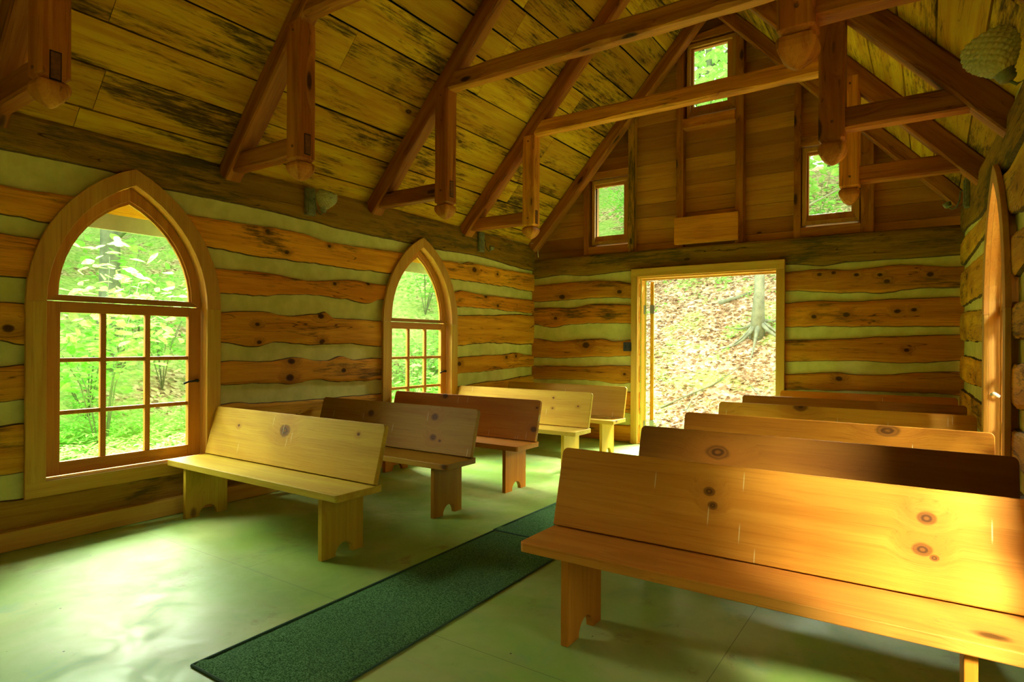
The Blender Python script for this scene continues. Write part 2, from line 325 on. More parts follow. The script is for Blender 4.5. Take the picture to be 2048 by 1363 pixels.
class MB:
    def __init__(s): s.v = []; s.f = []; s.r = []
    def box(s, a, b, r=0.):
        x0, y0, z0 = a; x1, y1, z1 = b; n = len(s.v)
        s.v += [(x0, y0, z0), (x1, y0, z0), (x1, y1, z0), (x0, y1, z0), (x0, y0, z1), (x1, y0, z1), (x1, y1, z1), (x0, y1, z1)]
        s.f += [(n, n + 3, n + 2, n + 1), (n + 4, n + 5, n + 6, n + 7), (n, n + 1, n + 5, n + 4), (n + 1, n + 2, n + 6, n + 5), (n + 2, n + 3, n + 7, n + 6), (n + 3, n, n + 4, n + 7)]
        s.r += [r] * 6; return s
    def hexa(s, pts, r=0.):     # 8 points, bottom ring then top ring
        n = len(s.v); s.v += [tuple(p) for p in pts]
        s.f += [(n, n + 3, n + 2, n + 1), (n + 4, n + 5, n + 6, n + 7), (n, n + 1, n + 5, n + 4), (n + 1, n + 2, n + 6, n + 5), (n + 2, n + 3, n + 7, n + 6), (n + 3, n, n + 4, n + 7)]
        s.r += [r] * 6; return s
    def rings(s, rings, cap=True):
        n = len(s.v); k = len(rings[0])
        for rg in rings: s.v += [tuple(p) for p in rg]
        for i in range(len(rings) - 1):
            for j in range(k):
                a = n + i * k + j; b = n + i * k + (j + 1) % k
                s.f.append((a, b, b + k, a + k)); s.r.append(0)
        if cap:
            s.f.append(tuple(n + j for j in reversed(range(k)))); s.f.append(tuple(n + (len(rings) - 1) * k + j for j in range(k))); s.r += [0, 0]
        return s
    def tube(s, pts, rad, k=8):
        pts = [Vector(p) for p in pts]; rg = []
        if not isinstance(rad, (list, tuple)): rad = [rad] * len(pts)
        up = Vector((.13, .31, .94))
        for i, p in enumerate(pts):
            t = (pts[min(i + 1, len(pts) - 1)] - pts[max(i - 1, 0)]).normalized()
            if abs(t.dot(up)) > .95: up = Vector((1, .1, .05))
            a = t.cross(up).normalized(); b = t.cross(a)
            rg.append([p + (a * math.cos(2 * math.pi * j / k) + b * math.sin(2 * math.pi * j / k)) * rad[i] for j in range(k)])
        return s.rings(rg)
    def poly(s, pts2, P, o0, o1):       # extruded polygon given in wall coordinates (s, z)
        n = len(s.v); k = len(pts2)
        s.v += [P(a, z, o0) for a, z in pts2] + [P(a, z, o1) for a, z in pts2]
        s.f += [tuple(n + i for i in range(k)), tuple(n + k + i for i in reversed(range(k)))]
        for i in range(k): j = (i + 1) % k; s.f.append((n + i, n + k + i, n + k + j, n + j))
        s.r += [0] * (k + 2); return s
    def strip(s, A, B, P, o0, o1):      # band between two outlines of equal count, extruded o0..o1
        n = len(s.v); k = len(A)
        for pts, o in ((A, o0), (B, o0), (A, o1), (B, o1)): s.v += [P(a, z, o) for a, z in pts]
        for i in range(k - 1):
            a, b, c, d = n + i, n + k + i, n + 2 * k + i, n + 3 * k + i
            s.f += [(a, a + 1, b + 1, b), (c, d, d + 1, c + 1), (a, c, c + 1, a + 1), (b, b + 1, d + 1, d)]; s.r += [0] * 4
        for i in (0, k - 1):
            s.f.append((n + i, n + k + i, n + 3 * k + i, n + 2 * k + i)); s.r.append(0)
        return s
    def build(s, name, mat, parent=None, org=None, **kw):
        if org is None: org = ORG.get(parent.name, (0, 0, 0)) if parent is not None else (0, 0, 0)
        if kw.pop('attr', False): kw['rnd'] = s.r
        return obj(name, s.v, s.f, mat, parent, org, **kw)
def fix_normals(o):
    import bmesh
    b = bmesh.new(); b.from_mesh(o.data); bmesh.ops.recalc_face_normals(b, faces=b.faces[:]); b.to_mesh(o.data); b.free(); return o
def nz(x, y, z=0.): return noise.noise(Vector((x, y, z)))
def copy_tree(o, parent=None):
    c = o.copy(); COL.objects.link(c)
    if parent is not None: c.parent = parent
    for ch in [q for q in bpy.data.objects if q.parent == o]: copy_tree(ch, c)
    return c

# ------------------------------------------------------------------ room constants
Y0, Y1 = -2.3, 7.28
XL = -4.55
def xr(y): return .225 + .033 * (7.28 - y)
ROOFC = -2.13
def zroof(x): return 3.80 + 1.10 * (x + 3.5) if x < ROOFC else 3.80 + 1.10 * (-.76 - x)
ZR = zroof(ROOFC - 1e-6)
PL = lambda s, z, o: (XL + o, s, z)              # left wall: s along y, o towards the room
PB = lambda s, z, o: (s, 7.25 - o, z)
PR = lambda s, z, o: (xr(s) - o, s, z)

# ------------------------------------------------------------------ openings
class Arch:
    def __init__(s, c, ho, hi, zb_o, zb_i, zs, ao, ai, gh, g0, gapex, ghl, gz0, gz1, bars, mull):
        s.__dict__.update(locals())
    def arc(s, hw, apex, n=10, zs=None):
        zs = zs or s.zs; rise = apex - zs; Rr = (hw * hw + rise * rise) / (2 * hw); out = []
        amax = math.asin(min(1, rise / Rr))
        for i in range(n + 1):
            a = amax * i / n
            out.append((hw - Rr + Rr * math.cos(a), zs + Rr * math.sin(a)))
        out[-1] = (0, apex)
        return out      # from spring (d=hw) to apex (d=0)
    def hole(s, y, grow=.04):
        d = abs(y - s.c); hw = s.hi + grow; apex = s.ai + grow * 1.2; rise = apex - s.zs
        if d >= hw: return None
        Rr = (hw * hw + rise * rise) / (2 * hw)
        return (s.zb_i - grow, s.zs + math.sqrt(max(0, Rr * Rr - (Rr - hw + d) ** 2)))
W1 = Arch(2.057, .62, .512, .285, .379, 1.49, 2.43, 2.315, .433, 1.543, 2.218, .412, .473, 1.43, (.785, 1.123), (-.160, .124))
W2 = Arch(4.967, .587, .482, .285, .379, 1.458, 2.377, 2.27, .39, 1.50, 2.19, .385, .473, 1.39, (.765, 1.083), (-.135, .130))
W0 = Arch(-.9, .62, .512, .285, .379, 1.49, 2.43, 2.315, .433, 1.543, 2.218, .412, .473, 1.43, (.785, 1.123), (-.16, .124))
R2 = Arch(4.50, .53, .43, .285, .379, 1.44, 2.29, 2.19, .35, 1.50, 2.10, .34, .473, 1.39, (.765, 1.083), (-.12, .12))
R1 = Arch(1.75, .60, .50, .285, .379, 1.46, 2.36, 2.26, .41, 1.50, 2.17, .39, .473, 1.39, (.765, 1.083), (-.13, .13))
R0 = Arch(-1.2, .60, .50, .285, .379, 1.46, 2.36, 2.26, .41, 1.50, 2.17, .39, .473, 1.39, (.765, 1.083), (-.13, .13))
class DoorHole:
    def hole(s, x, grow=0): return (-.2, 2.075) if -3.0 < x < -1.42 else None

# ------------------------------------------------------------------ log walls
def interp(pts, s):
    if s <= pts[0][0]: return pts[0][1]
    for (a, za), (b, zb) in zip(pts, pts[1:]):
        if s <= b:
            t = (s - a) / max(b - a, 1e-6); t = t * t * (3 - 2 * t); return za + (zb - za) * t
    return pts[-1][1]
PROF = ((0, -.045), (.004, .0), (.032, .020), (.12, .032), (.35, .035), (.65, .035), (.88, .032), (.97, .022), (.996, 0.), (1, -.045))
def log_mesh(top, bot, s0, s1, P, holes, seed, wav=.008, depth=1.):
    n = max(2, int((s1 - s0) / .03)); mb = MB(); runs = []; cur = []
    for i in range(n + 1):
        s = s0 + (s1 - s0) * i / n
        zt = interp(top, s) + wav * (nz(s * 3.1, seed) + .6 * nz(s * 11, seed, 3))
        zb = interp(bot, s) + wav * 1.2 * (nz(s * 3.7, seed, 7) + .7 * nz(s * 13, seed, 9))
        for h in holes:
            q = h.hole(s)
            if q:
                a, b = q
                if zb < a < zt and zt - a < .02: zt = a
                if zt <= a or zb >= b: pass
                elif zt > b: zb = b
                elif zb < a: zt = a
                else: zt = zb
        if zt - zb < .012:
            if len(cur) > 1: runs.append(cur)
            cur = []
        else: cur.append((s, zb, zt))
    if len(cur) > 1: runs.append(cur)
    for run in runs:
        k = len(PROF); b0 = len(mb.v)
        for s, zb, zt in run:
            for t, o in PROF:
                ob = (o - .035) * depth + (.003 * nz(s * 2.3, t * 2, seed) if o > 0 else 0)
                mb.v.append(P(s, zb + (zt - zb) * t, ob))
        for i in range(len(run) - 1):
            for j in range(k - 1):
                a = b0 + i * k + j; mb.f.append((a, a + 1, a + k + 1, a + k)); mb.r.append(1 if j in (0, 1, 7, 8) else 0)
        for e in (0, len(run) - 1): mb.f.append(tuple(b0 + e * k + j for j in range(k))); mb.r.append(0)
    return mb
def skin(P, s0, s1, z0, ztop, holes, outs, step=.04):
    mb = MB(); n = int((s1 - s0) / step)
    for o in outs:
        for i in range(n):
            a = s0 + (s1 - s0) * i / n; b = s0 + (s1 - s0) * (i + 1) / n; m = (a + b) / 2
            q = None
            for h in holes: q = q or h.hole(m)
            for (lo, hi) in ([(z0, q[0]), (q[1], ztop(m))] if q else [(z0, ztop(m))]):
                if hi - lo < .005: continue
                k = len(mb.v); mb.v += [P(a, lo, o), P(b, lo, o), P(b, hi, o), P(a, hi, o)]; mb.f.append((k, k + 1, k + 2, k + 3)); mb.r.append(0)
    return mb
LT = [
('beam',[(1.31, 2.628), (2.68, 2.625), (4.18, 2.618), (5.63, 2.606), (7.17, 2.596)],[(-.5,2.38),(1.31, 2.378), (1.86, 2.385), (2.25, 2.34), (2.7, 2.342), (3.55, 2.324), (3.84, 2.299), (4.82, 2.292), (5.18, 2.28), (5.9, 2.3), (7.14, 2.242)]),
('log',[(-1,2.2),(1.32, 2.175), (1.69, 2.179), (2.43, 2.186), (3.03, 2.201), (3.44, 2.201), (3.78, 2.161), (4.66, 2.187), (5.29, 2.181), (5.66, 2.178), (5.83, 2.214), (6.19, 2.198), (7.16, 2.197)],[(-1,1.96),(1.32, 1.998), (1.53, 1.98),(2.58, 1.962), (3.03, 1.939), (3.6, 1.947), (4.16, 1.945), (4.48, 1.947),(5.47, 1.973), (6.08, 1.977), (6.62, 1.97), (7.15, 1.949)]),
('log',[(-.5,1.86),(1.32, 1.886), (1.48, 1.88),(2.64, 1.817), (3.15, 1.819), (3.52, 1.793), (4.06, 1.84), (4.45, 1.828),(5.55, 1.835), (5.67, 1.861), (6.08, 1.836), (7.15, 1.839)],[(-.5,1.64),(1.32, 1.623), (2.67, 1.619), (2.98, 1.62), (3.44, 1.663), (3.89, 1.652), (4.18, 1.626), (4.42, 1.669),(5.58, 1.663), (6.05, 1.669), (7.15, 1.654)]),
('log',[(-.5,1.5),(1.32, 1.479), (1.43, 1.47),(2.69, 1.477), (3.03, 1.501), (3.29, 1.474), (3.6, 1.495), (3.7, 1.526), (3.8, 1.471), (4.39, 1.462),(5.58, 1.57), (7.15, 1.634)],[(1.32, 1.243), (1.43, 1.219),(2.69, 1.237), (3.0, 1.201), (3.19, 1.239), (3.62, 1.217), (3.93, 1.231), (4.38, 1.197),(5.58, 1.204), (6.2, 1.24), (7.17, 1.222)]),
('log',[(1.32, 1.092), (1.44, 1.104),(2.69, 1.098), (3.15, 1.088), (3.33, 1.11), (3.72, 1.076), (3.89, 1.114), (4.07, 1.078), (4.38, 1.092),(5.58, 1.077), (5.92, 1.083), (6.48, 1.094), (6.81, 1.116), (7.18, 1.077)],[(1.32, 0.882), (2.69, 0.897), (3.15, 0.908), (3.33, 0.882), (3.6, 0.899), (3.85, 0.868), (4.37, 0.867),(5.58, 0.879), (5.92, 0.89), (7.19, 0.919)]),
('log',[(1.32, 0.74), (2.69, 0.761), (2.82, 0.766), (3.04, 0.742), (3.62, 0.736), (4.36, 0.733),(5.58, 0.74), (6.36, 0.766), (7.21, 0.801)],[(1.32, 0.442), (2.69, 0.50), (4.36, 0.493),(5.58, 0.548), (7.22, 0.57)]),
('log',[(1.32, 0.291), (1.44, 0.284), (2.47, 0.331), (4, .37), (7.2, .40)],[(1.3, 0.08), (7.2, 0.08)])]
BT = [
('beam',[(-4.58, 2.402), (-3.55, 2.406), (-2.25, 2.407), (-0.7, 2.405), (0.2, 2.399)],[(-4.58, 2.131), (-4.13, 2.161), (-3.73, 2.131), (-3.05, 2.164), (-1.31, 2.114), (-0.94, 2.079), (-0.7, 2.099), (0.2, 2.104)]),
('log',[(-4.58, 2.041), (-4.24, 2.058), (-3.68, 2.063), (-3.34, 2.046), (-3.06, 1.996),(-1.3, 2.037), (-1.04, 2.048), (-0.7, 2.027), (-0.32, 2.053), (0.22, 2.003)],[(-4.58, 1.811), (-3.98, 1.819), (-3.53, 1.839), (-3.06, 1.818),(-1.3, 1.825), (-0.7, 1.784), (-0.42, 1.767), (-0.08, 1.797), (0.22, 1.794)]),
('log',[(-4.58, 1.735), (-3.98, 1.719), (-3.65, 1.762), (-3.06, 1.733),(-1.29, 1.699), (-1.11, 1.72), (-0.69, 1.696), (-0.32, 1.711), (0.22, 1.708)],[(-4.58, 1.499), (-4.24, 1.448), (-4.0, 1.496), (-3.48, 1.502), (-3.06, 1.497),(-1.29, 1.432), (-0.69, 1.432), (-0.08, 1.422), (0.22, 1.419)]),
('log',[(-4.58, 1.312), (-4.18, 1.271), (-3.78, 1.299), (-3.55, 1.312), (-3.34, 1.28), (-3.06, 1.293),(-1.29, 1.294), (-0.69, 1.313), (-0.38, 1.333), (0.22, 1.351)],[(-4.57, 1.041), (-4.24, 1.041), (-3.48, 1.067), (-3.05, 1.09),(-1.29, 1.057), (-0.69, 1.075), (-0.17, 1.061), (0.23, 1.09)]),
('log',[(-4.57, 0.93), (-3.98, 0.939), (-3.05, 0.975),(-1.29, 0.921), (-0.81, 0.952), (-0.69, 0.935), (0.23, 0.994)],[(-4.57, 0.743), (-3.72, 0.759), (-3.34, 0.732), (-3.05, 0.753),(-1.29, 0.752), (-0.69, 0.77), (0.23, 0.771)]),
('log',[(-4.57, 0.611), (-3.17, 0.641), (-3.05, 0.647),(-1.29, 0.638), (0.23, 0.666)],[(-4.57, 0.369), (-3.2, 0.365), (-3.05, 0.363),(-1.29, 0.365), (0.23, 0.391)]),
('log',[(-4.57, 0.258), (-3.2, 0.214), (-3.05, 0.238), (-1.29, .25), (.2, .25)],[(-4.57, .004), (.2, .004)])]
RT = [
('beam',[(-1, 2.5), (3.63, 2.5), (3.93, 2.487), (4.36, 2.513), (5.32, 2.538), (5.75, 2.56), (7.2, 2.58)],[(-1,2.24),(3.63, 2.252), (4.35, 2.219), (5.39, 2.189), (7.22, 2.308)]),
('log',[(3.62, 2.218), (4.24, 2.191), (5.3, 2.154), (6.99, 2.231)],[(3.62, 1.891), (4.15, 1.92), (5.29, 2.013), (7.2, 1.993)]),
('log',[(3.61, 1.802), (4.08, 1.822), (5.32, 1.9), (7.03, 1.942)],[(3.61, 1.632), (3.98, 1.597), (5.37, 1.605), (7.18, 1.609)]),
('log',[(3.6, 1.466), (3.98, 1.458), (5.36, 1.504), (7.12, 1.554)],[(3.6, 1.288), (3.94, 1.274), (5.35, 1.266), (6.93, 1.283)]),
('log',[(3.59, 1.178), (3.97, 1.159), (5.34, 1.141), (6.98, 1.155)],[(3.59, 0.951), (4.01, 0.93), (5.34, 0.942), (6.96, 0.914)]),
('log',[(3.58, 0.851), (3.97, 0.833), (6.22, 0.834), (6.96, 0.832)],[(3.58, 0.645), (3.97, 0.648), (5.32, 0.63), (6.95, 0.61)]),
('log',[(3.5, .53), (7, .52)],[(3.5, .29), (7, .28)]), ('log',[(3.5, .19), (7, .2)],[(3.5, .004), (7, .004)])]
def log_wall(name, P, s0, s1, table, holes, ax, ztop, outs=(-.035, -.19)):
    wl = skin(P, s0, s1, -.02, ztop, holes, outs).build(name, MAT['chink'], kind='structure')
    for i, (kd, t, b) in enumerate(table):
        mb = log_mesh(t, b, s0, s1, P, holes, i * 3.7 + len(name) * 1.3 + ord(name[-1]), .004 if kd == 'beam' else .009)
        tn = random.choice(((1, 1, 1), (1.15, 1.1, 1.0), (.82, .80, .8), (1.05, .9, .8), (.95, 1.02, 1.0)))
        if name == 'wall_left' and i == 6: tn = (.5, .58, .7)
        if kd == 'beam': tn = (.72, .68, .5)
        elif name == 'wall_back': tn = (tn[0] * .86, tn[1] * .68, tn[2] * .55)
        elif name == 'wall_left': tn = (tn[0] * 1.05, tn[1] * .92, tn[2] * .8)
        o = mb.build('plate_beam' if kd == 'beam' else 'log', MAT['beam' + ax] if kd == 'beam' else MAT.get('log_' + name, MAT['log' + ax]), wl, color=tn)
        o.data.materials.append(MAT['bark_edge']); o.data.polygons.foreach_set('material_index', mb.r)
        fix_normals(o)
    return wl
wall_l = log_wall('wall_left', PL, Y0, 7.25, LT, [W0, W1, W2], 'Y', lambda y: 2.62)
wall_r = log_wall('wall_right', PR, Y0, 7.25, RT, [R0, R1, R2], 'Y', lambda y: 2.56)
wall_b = log_wall('wall_back', PB, -4.60, .27, BT, [DoorHole()], 'X', lambda x: 2.38)
# the wall behind the photographer's side of the chapel
PN = lambda s, z, o: (s, Y0 + .02 + o, z)
wn = skin(PN, -4.7, .7, -.02, lambda x: zroof(x) - .02, [], (0., -.15)).build('wall_front', MAT['chink'], kind='structure')
for i in range(8):
    fix_normals(log_mesh([(-4, .26 + i * .31)], [(-4, .03 + i * .31)], -4.55, .5, lambda s, z, o: (s, Y0 + .06 + o, z), [], 50 + i).build('log', MAT['logX'], wn))
# baseboards
bb = MB()
n = 60
A = []; B = []
for i in range(n + 1):
    s = -2.2 + (7.2 + 2.2) * i / n; A.append((s, .002)); B.append((s, .118 + .004 * nz(s * 1.3, 4)))
bb.strip(A, B, PL, -.01, .055)
fix_normals(bb.build('baseboard_left', MAT['trimY'], kind='structure', color=(.92, .95, .8), bevel=.004))
# dark frieze boards between wall plate and roof
fb = MB(); fb.box((XL - .10, Y0, 2.58), (XL - .06, 7.4, 2.78)).build('trim_1', MAT['beamY'], kind='structure')
fb = MB(); fb.hexa([(xr(Y0) + .06, Y0, 2.46), (xr(Y0) + .1, Y0, 2.46), (xr(7.4) + .1, 7.4, 2.46), (xr(7.4) + .06, 7.4, 2.46), (xr(Y0) + .06, Y0, 2.78), (xr(Y0) + .1, Y0, 2.78), (xr(7.4) + .1, 7.4, 2.78), (xr(7.4) + .06, 7.4, 2.78)]).build('trim_2', MAT['beamY'], kind='structure')

# ------------------------------------------------------------------ floor
fl = MB(); fl.box((-4.62, Y0, -.12), (.62, 7.40, 0)).build('floor', MAT['floor'], kind='structure')

# ------------------------------------------------------------------ arched windows
def arched_window(name, W, P, ax, latch=True, frontcol=(1, 1, 1)):
    base = P(W.c, W.zb_o, 0)
    e = empty(name, base); e['kind'] = 'structure'
    tm, sm = MAT['trimZ'], MAT['sashZ']; hm, hs = MAT['trim' + ax], MAT['sash' + ax]
    ao, ai = W.arc(W.ho, W.ao), W.arc(W.hi, W.ai)
    for sg in (-1, 1):
        c = W.c
        m = MB(); m.strip([(c + sg * W.ho, W.zb_i - .002), (c + sg * W.ho, W.zs)], [(c + sg * W.hi, W.zb_i - .002), (c + sg * W.hi, W.zs)], P, .0, .026)
        fix_normals(m.build('casing_board', tm, e, bevel=.003, color=(.95, 1, .85)))
        m = MB(); m.strip([(c + sg * d, z) for d, z in ao], [(c + sg * d, z) for d, z in ai], P, .0, .027)
        fix_normals(m.build('arched_casing', tm, e, bevel=.003, color=(.95, .88, .85)))
        # reveal: inner edge of casing back to the sash and beyond
        pin = [(c + sg * W.hi, W.zb_i)] + [(c + sg * d, z) for d, z in ai]
        pout = [(c + sg * (W.hi + .03), W.zb_i)] + [(c + sg * (d + .03 * (1 if d > 0 else 0)), z + .03) for d, z in ai]
        m = MB(); m.strip(pin, pout, P, .0, -.17); fix_normals(m.build('jamb', tm, e, color=(1.05, 1, .9)))
        # fixed upper light frame
        ag = W.arc(W.gh, W.gapex, zs=W.g0); a2 = W.arc(W.hi - .004, W.ai - .006)
        m = MB(); m.strip([(c + sg * d, z) for d, z in a2], [(c + sg * d, z) for d, z in ag], P, -.055, -.095)
        fix_normals(m.build('arched_light_frame', sm, e, bevel=.003))
        ag2 = W.arc(W.gh - .014, W.gapex - .022, zs=W.g0)
        m = MB(); m.strip([(c + sg * d, z) for d, z in ag], [(c + sg * d, z) for d, z in ag2], P, -.068, -.085)
        fix_normals(m.build('glazing_bead', sm, e, color=(1.15, 1.2, 1.1)))
    c = W.c
    m = MB(); m.poly([(c - W.ho, W.zb_o), (c + W.ho, W.zb_o), (c + W.ho, W.zb_i), (c - W.ho, W.zb_i)], P, 0, .026)
    fix_normals(m.build('bottom_casing', hm, e, bevel=.003, color=(.95, 1, .85)))
    m = MB(); m.poly([(c - W.hi, W.zb_i - .03), (c + W.hi, W.zb_i - .03), (c + W.hi, W.zb_i), (c - W.hi, W.zb_i)], P, .024, -.17)
    fix_normals(m.build('sill', hm, e, color=(1.2, 1.25, 1.3)))
    m = MB(); m.poly([(c - W.hi, W.gz1 + .075), (c + W.hi, W.gz1 + .075), (c + W.hi, W.g0), (c - W.hi, W.g0)], P, -.058, -.10)
    fix_normals(m.build('transom', hs, e, bevel=.003, color=(.8, .8, .8)))
    # upper pane
    ag = W.arc(W.gh + .01, W.gapex + .01, zs=W.g0)
    pts = [(c + d, z) for d, z in ag] + [(c - d, z) for d, z in reversed(ag[:-1])]
    m = MB(); m.poly(pts, P, -.078, -.081); fix_normals(m.build('arched_pane', MAT['glass'], e))
    # lower casement
    f = MB(); so, si = W.hi - .006, W.ghl; z0, z1 = W.zb_i + .008, W.gz1 + .07
    for sg in (-1, 1): f.poly([(c + sg * so, z0), (c + sg * si, z0), (c + sg * si, z1), (c + sg * so, z1)], P, -.055, -.095)
    s = fix_normals(f.build('casement_stiles', sm, e, bevel=.003))
    f = MB()
    for a, b in ((z0, W.gz0), (W.gz1, z1)): f.poly([(c - si, a), (c + si, a), (c + si, b), (c - si, b)], P, -.056, -.094)
    fix_normals(f.build('casement_rails', hs, e, bevel=.003, color=(1, .95, .9)))
    f = MB()
    for b in W.bars: f.poly([(c - si, b - .014), (c + si, b - .014), (c + si, b + .014), (c - si, b + .014)], P, -.062, -.09)
    for q in W.mull: f.poly([(c + q - .018, W.gz0), (c + q + .018, W.gz0), (c + q + .018, W.gz1), (c + q - .018, W.gz1)], P, -.060, -.09)
    fix_normals(f.build('muntins', sm, e, bevel=.004))
    zs_ = [W.gz0, *W.bars, W.gz1]; ss_ = [-si, *W.mull, si]
    for i in range(3):
        for j in range(3):
            m = MB(); m.poly([(c + ss_[i], zs_[j]), (c + ss_[i + 1], zs_[j]), (c + ss_[i + 1], zs_[j + 1]), (c + ss_[i], zs_[j + 1])], P, -.074, -.077)
            fix_normals(m.build('pane', MAT['glass'], e))
    if latch:
        zl = .95 if W is W1 else .92
        m = MB(); m.tube([P(c + si + .07, zl, -.05), P(c + si + .04, zl, -.035), P(c + si - .02, zl - .004, -.02), P(c + si - .05, zl - .016, -.025)], [.008, .009, .007, .009], 8)
        m.tube([P(c + si + .06, zl, -.056), P(c + si + .06, zl, -.03)], .012, 8)
        m.build('latch', MAT['dark_metal'], e, smooth=True)
    return e
arched_window('window_1', W1, PL, 'Y'); arched_window('window_2', W2, PL, 'Y')
w3 = arched_window('window_3', R2, PR, 'Y', False)
m = MB(); m.tube([PR(R2.c + .36, .93, -.05), PR(R2.c + .36, .95, -.02), PR(R2.c + .40, .94, -.015)], .011, 8); m.build('catch', MAT['white'], w3, smooth=True)
arched_window('window_7', W0, PL, 'Y'); arched_window('window_8', R1, PR, 'Y'); arched_window('window_9', R0, PR, 'Y')

# ------------------------------------------------------------------ door
d = empty('door_1', (-2.21, 7.25, 0)); d['kind'] = 'structure'
dl, dr, dt = -3.015, -1.405, 2.072
for x0, x1 in ((dl - .085, dl), (dr, dr + .088)):
    MB().box((x0, 7.205, 0), (x1, 7.245, dt)).build('side_casing', MAT['trimZ'], d, bevel=.003)
MB().box((dl - .085, 7.203, dt), (dr + .088, 7.245, dt + .10)).build('head_casing', MAT['trimX'], d, bevel=.003)
for x0, x1 in ((dl - .03, dl + .005), (dr - .005, dr + .03)):
    MB().box((x0, 7.235, 0), (x1, 7.47, dt)).build('jamb', MAT['trimZ'], d, color=(1.15, 1.25, 1.3))
MB().box((dl, 7.235, dt - .018), (dr, 7.47, dt + .02)).build('head_jamb', MAT['trimX'], d, color=(1.1, 1.1, 1))
MB().box((dl, 7.36, dt - .035), (dr, 7.38, dt - .018)).build('stop', MAT['trimX'], d)
MB().box((dl, 7.22, -.02), (dr, 7.50, .012)).build('threshold', MAT['trimX'], d, color=(.7, .8, .8))
ang = R(111); hx, hy = dl + .085, 7.48
def PD(s, z, o): return (hx + math.cos(ang) * s - math.sin(ang) * o, hy + math.sin(ang) * s + math.cos(ang) * o, z)
lf = MB(); lf.poly([(0, .02), (.80, .02), (.80, 2.03), (0, 2.03)], PD, -.022, .022)
leaf = fix_normals(lf.build('door_leaf', MAT['logZ'], d, bevel=.003, color=(.9, .9, .9)))
for z in (1.68, .22):
    hg = MB(); hg.poly([(-.012, z - .055), (.05, z - .055), (.05, z + .055), (-.012, z + .055)], PD, -.027, .027)
    fix_normals(hg.build('hinge', MAT['grey_metal'], leaf))
    MB().box((dl + .004, 7.40, z - .06), (dl + .012, 7.475, z + .05)).build('hinge_plate', MAT['grey_metal'], d)

# ------------------------------------------------------------------ gable wall above the back wall
def gp(x, z, Y): k = Y / 7.28; return x * k, 1.25 + (z - 1.25) * k
GW = [(-3.70, -3.165, 2.53, 3.37), (-2.44, -1.87, 3.96, 4.83), (-1.165, -.62, 2.53, 3.37)]
GLS = [(-3.627, -3.23, 2.633, 3.266), (-2.346, -1.955, 4.055, 4.73), (-1.093, -.69, 2.633, 3.272)]
gs = MB(); z = 2.34; row = 0
while z < ZR:
    z1 = z + .166
    x0 = ROOFC - (ZR - z) / 1.10 - .15; x1 = 2 * ROOFC - x0
    cuts = [x0]
    cuts += [q for q in (-3.77, -3.14, -2.52, -1.82, -1.2, -.55) if x0 + .1 < q < x1 - .1 and random.random() < .8]
    cuts.append(x1)
    r = random.random()
    for a, b in zip(cuts, cuts[1:]):
        if random.random() < .75: r = random.random()
        pieces = [(a, b)]
        for (wa, wb, wz0, wz1) in GW:
            wa, wzz0, wb, wzz1 = wa + .02, wz0 + .02, wb - .02, wz1 - .02
            if z1 > wzz0 and z < wzz1:
                np_ = []
                for (p, q2) in pieces:
                    if q2 <= wa or p >= wb: np_.append((p, q2)); continue
                    if p < wa: np_.append((p, wa))
                    if q2 > wb: np_.append((wb, q2))
                pieces = np_
        for (p, q2) in pieces:
            gs.hexa([(p, 7.40, z + .002), (q2, 7.40, z + .002), (q2, 7.43, z), (p, 7.43, z), (p, 7.408, z1 - .002), (q2, 7.408, z1 - .002), (q2, 7.43, z1), (p, 7.43, z1)], r)
    z = z1; row += 1
wg = gs.build('wall_gable', MAT['siding'], kind='structure', attr=True)
def gstud(x0, x1, z0, z1, y0=7.29, y1=7.395, name='stud', mat='cedarZ', col=(1, 1, 1)):
    z1a = min(z1, zroof(x0) - .03); z1b = min(z1, zroof(x1) - .03)
    mb = MB(); mb.hexa([(x0, y0, z0), (x1, y0, z0), (x1, y1, z0), (x0, y1, z0), (x0, y0, z1a), (x1, y0, z1b), (x1, y1, z1b), (x0, y1, z1a)])
    return mb.build(name, MAT[mat], wg, bevel=.004, color=col)
gstud(-3.81, -3.735, 2.405, 3.5); gstud(-3.185, -3.105, 2.405, 9, mat='beamZ', col=(1.5, 1.3, 1.1))
gstud(-2.56, -2.475, 2.40, 9, col=(1, 1, 1)); gstud(-1.865, -1.775, 2.40, 9)
gstud(-1.245, -1.175, 2.40, 9); gstud(-.605, -.49, 2.40, 3.9)
gstud(-3.735, -3.185, 3.385, 3.47, name='header', mat='cedarX'); gstud(-3.735, -3.185, 2.405, 2.51, name='sill_block', mat='cedarX')
gstud(-2.475, -1.865, 4.85, 4.97, name='header', mat='cedarX'); gstud(-2.475, -1.865, 3.82, 3.93, y0=7.25, name='sill_block', mat='cedarX', col=(1.4, 1.3, 1.2))
gstud(-1.175, -.605, 3.385, 3.49, name='header', mat='cedarX'); gstud(-1.175, -.605, 2.405, 2.51, name='sill_block', mat='cedarX')
gstud(-2.56, -1.815, 2.435, 2.755, y0=7.225, y1=7.289, name='patch_board', mat='cedarX', col=(1.5, 1.45, 1.1))
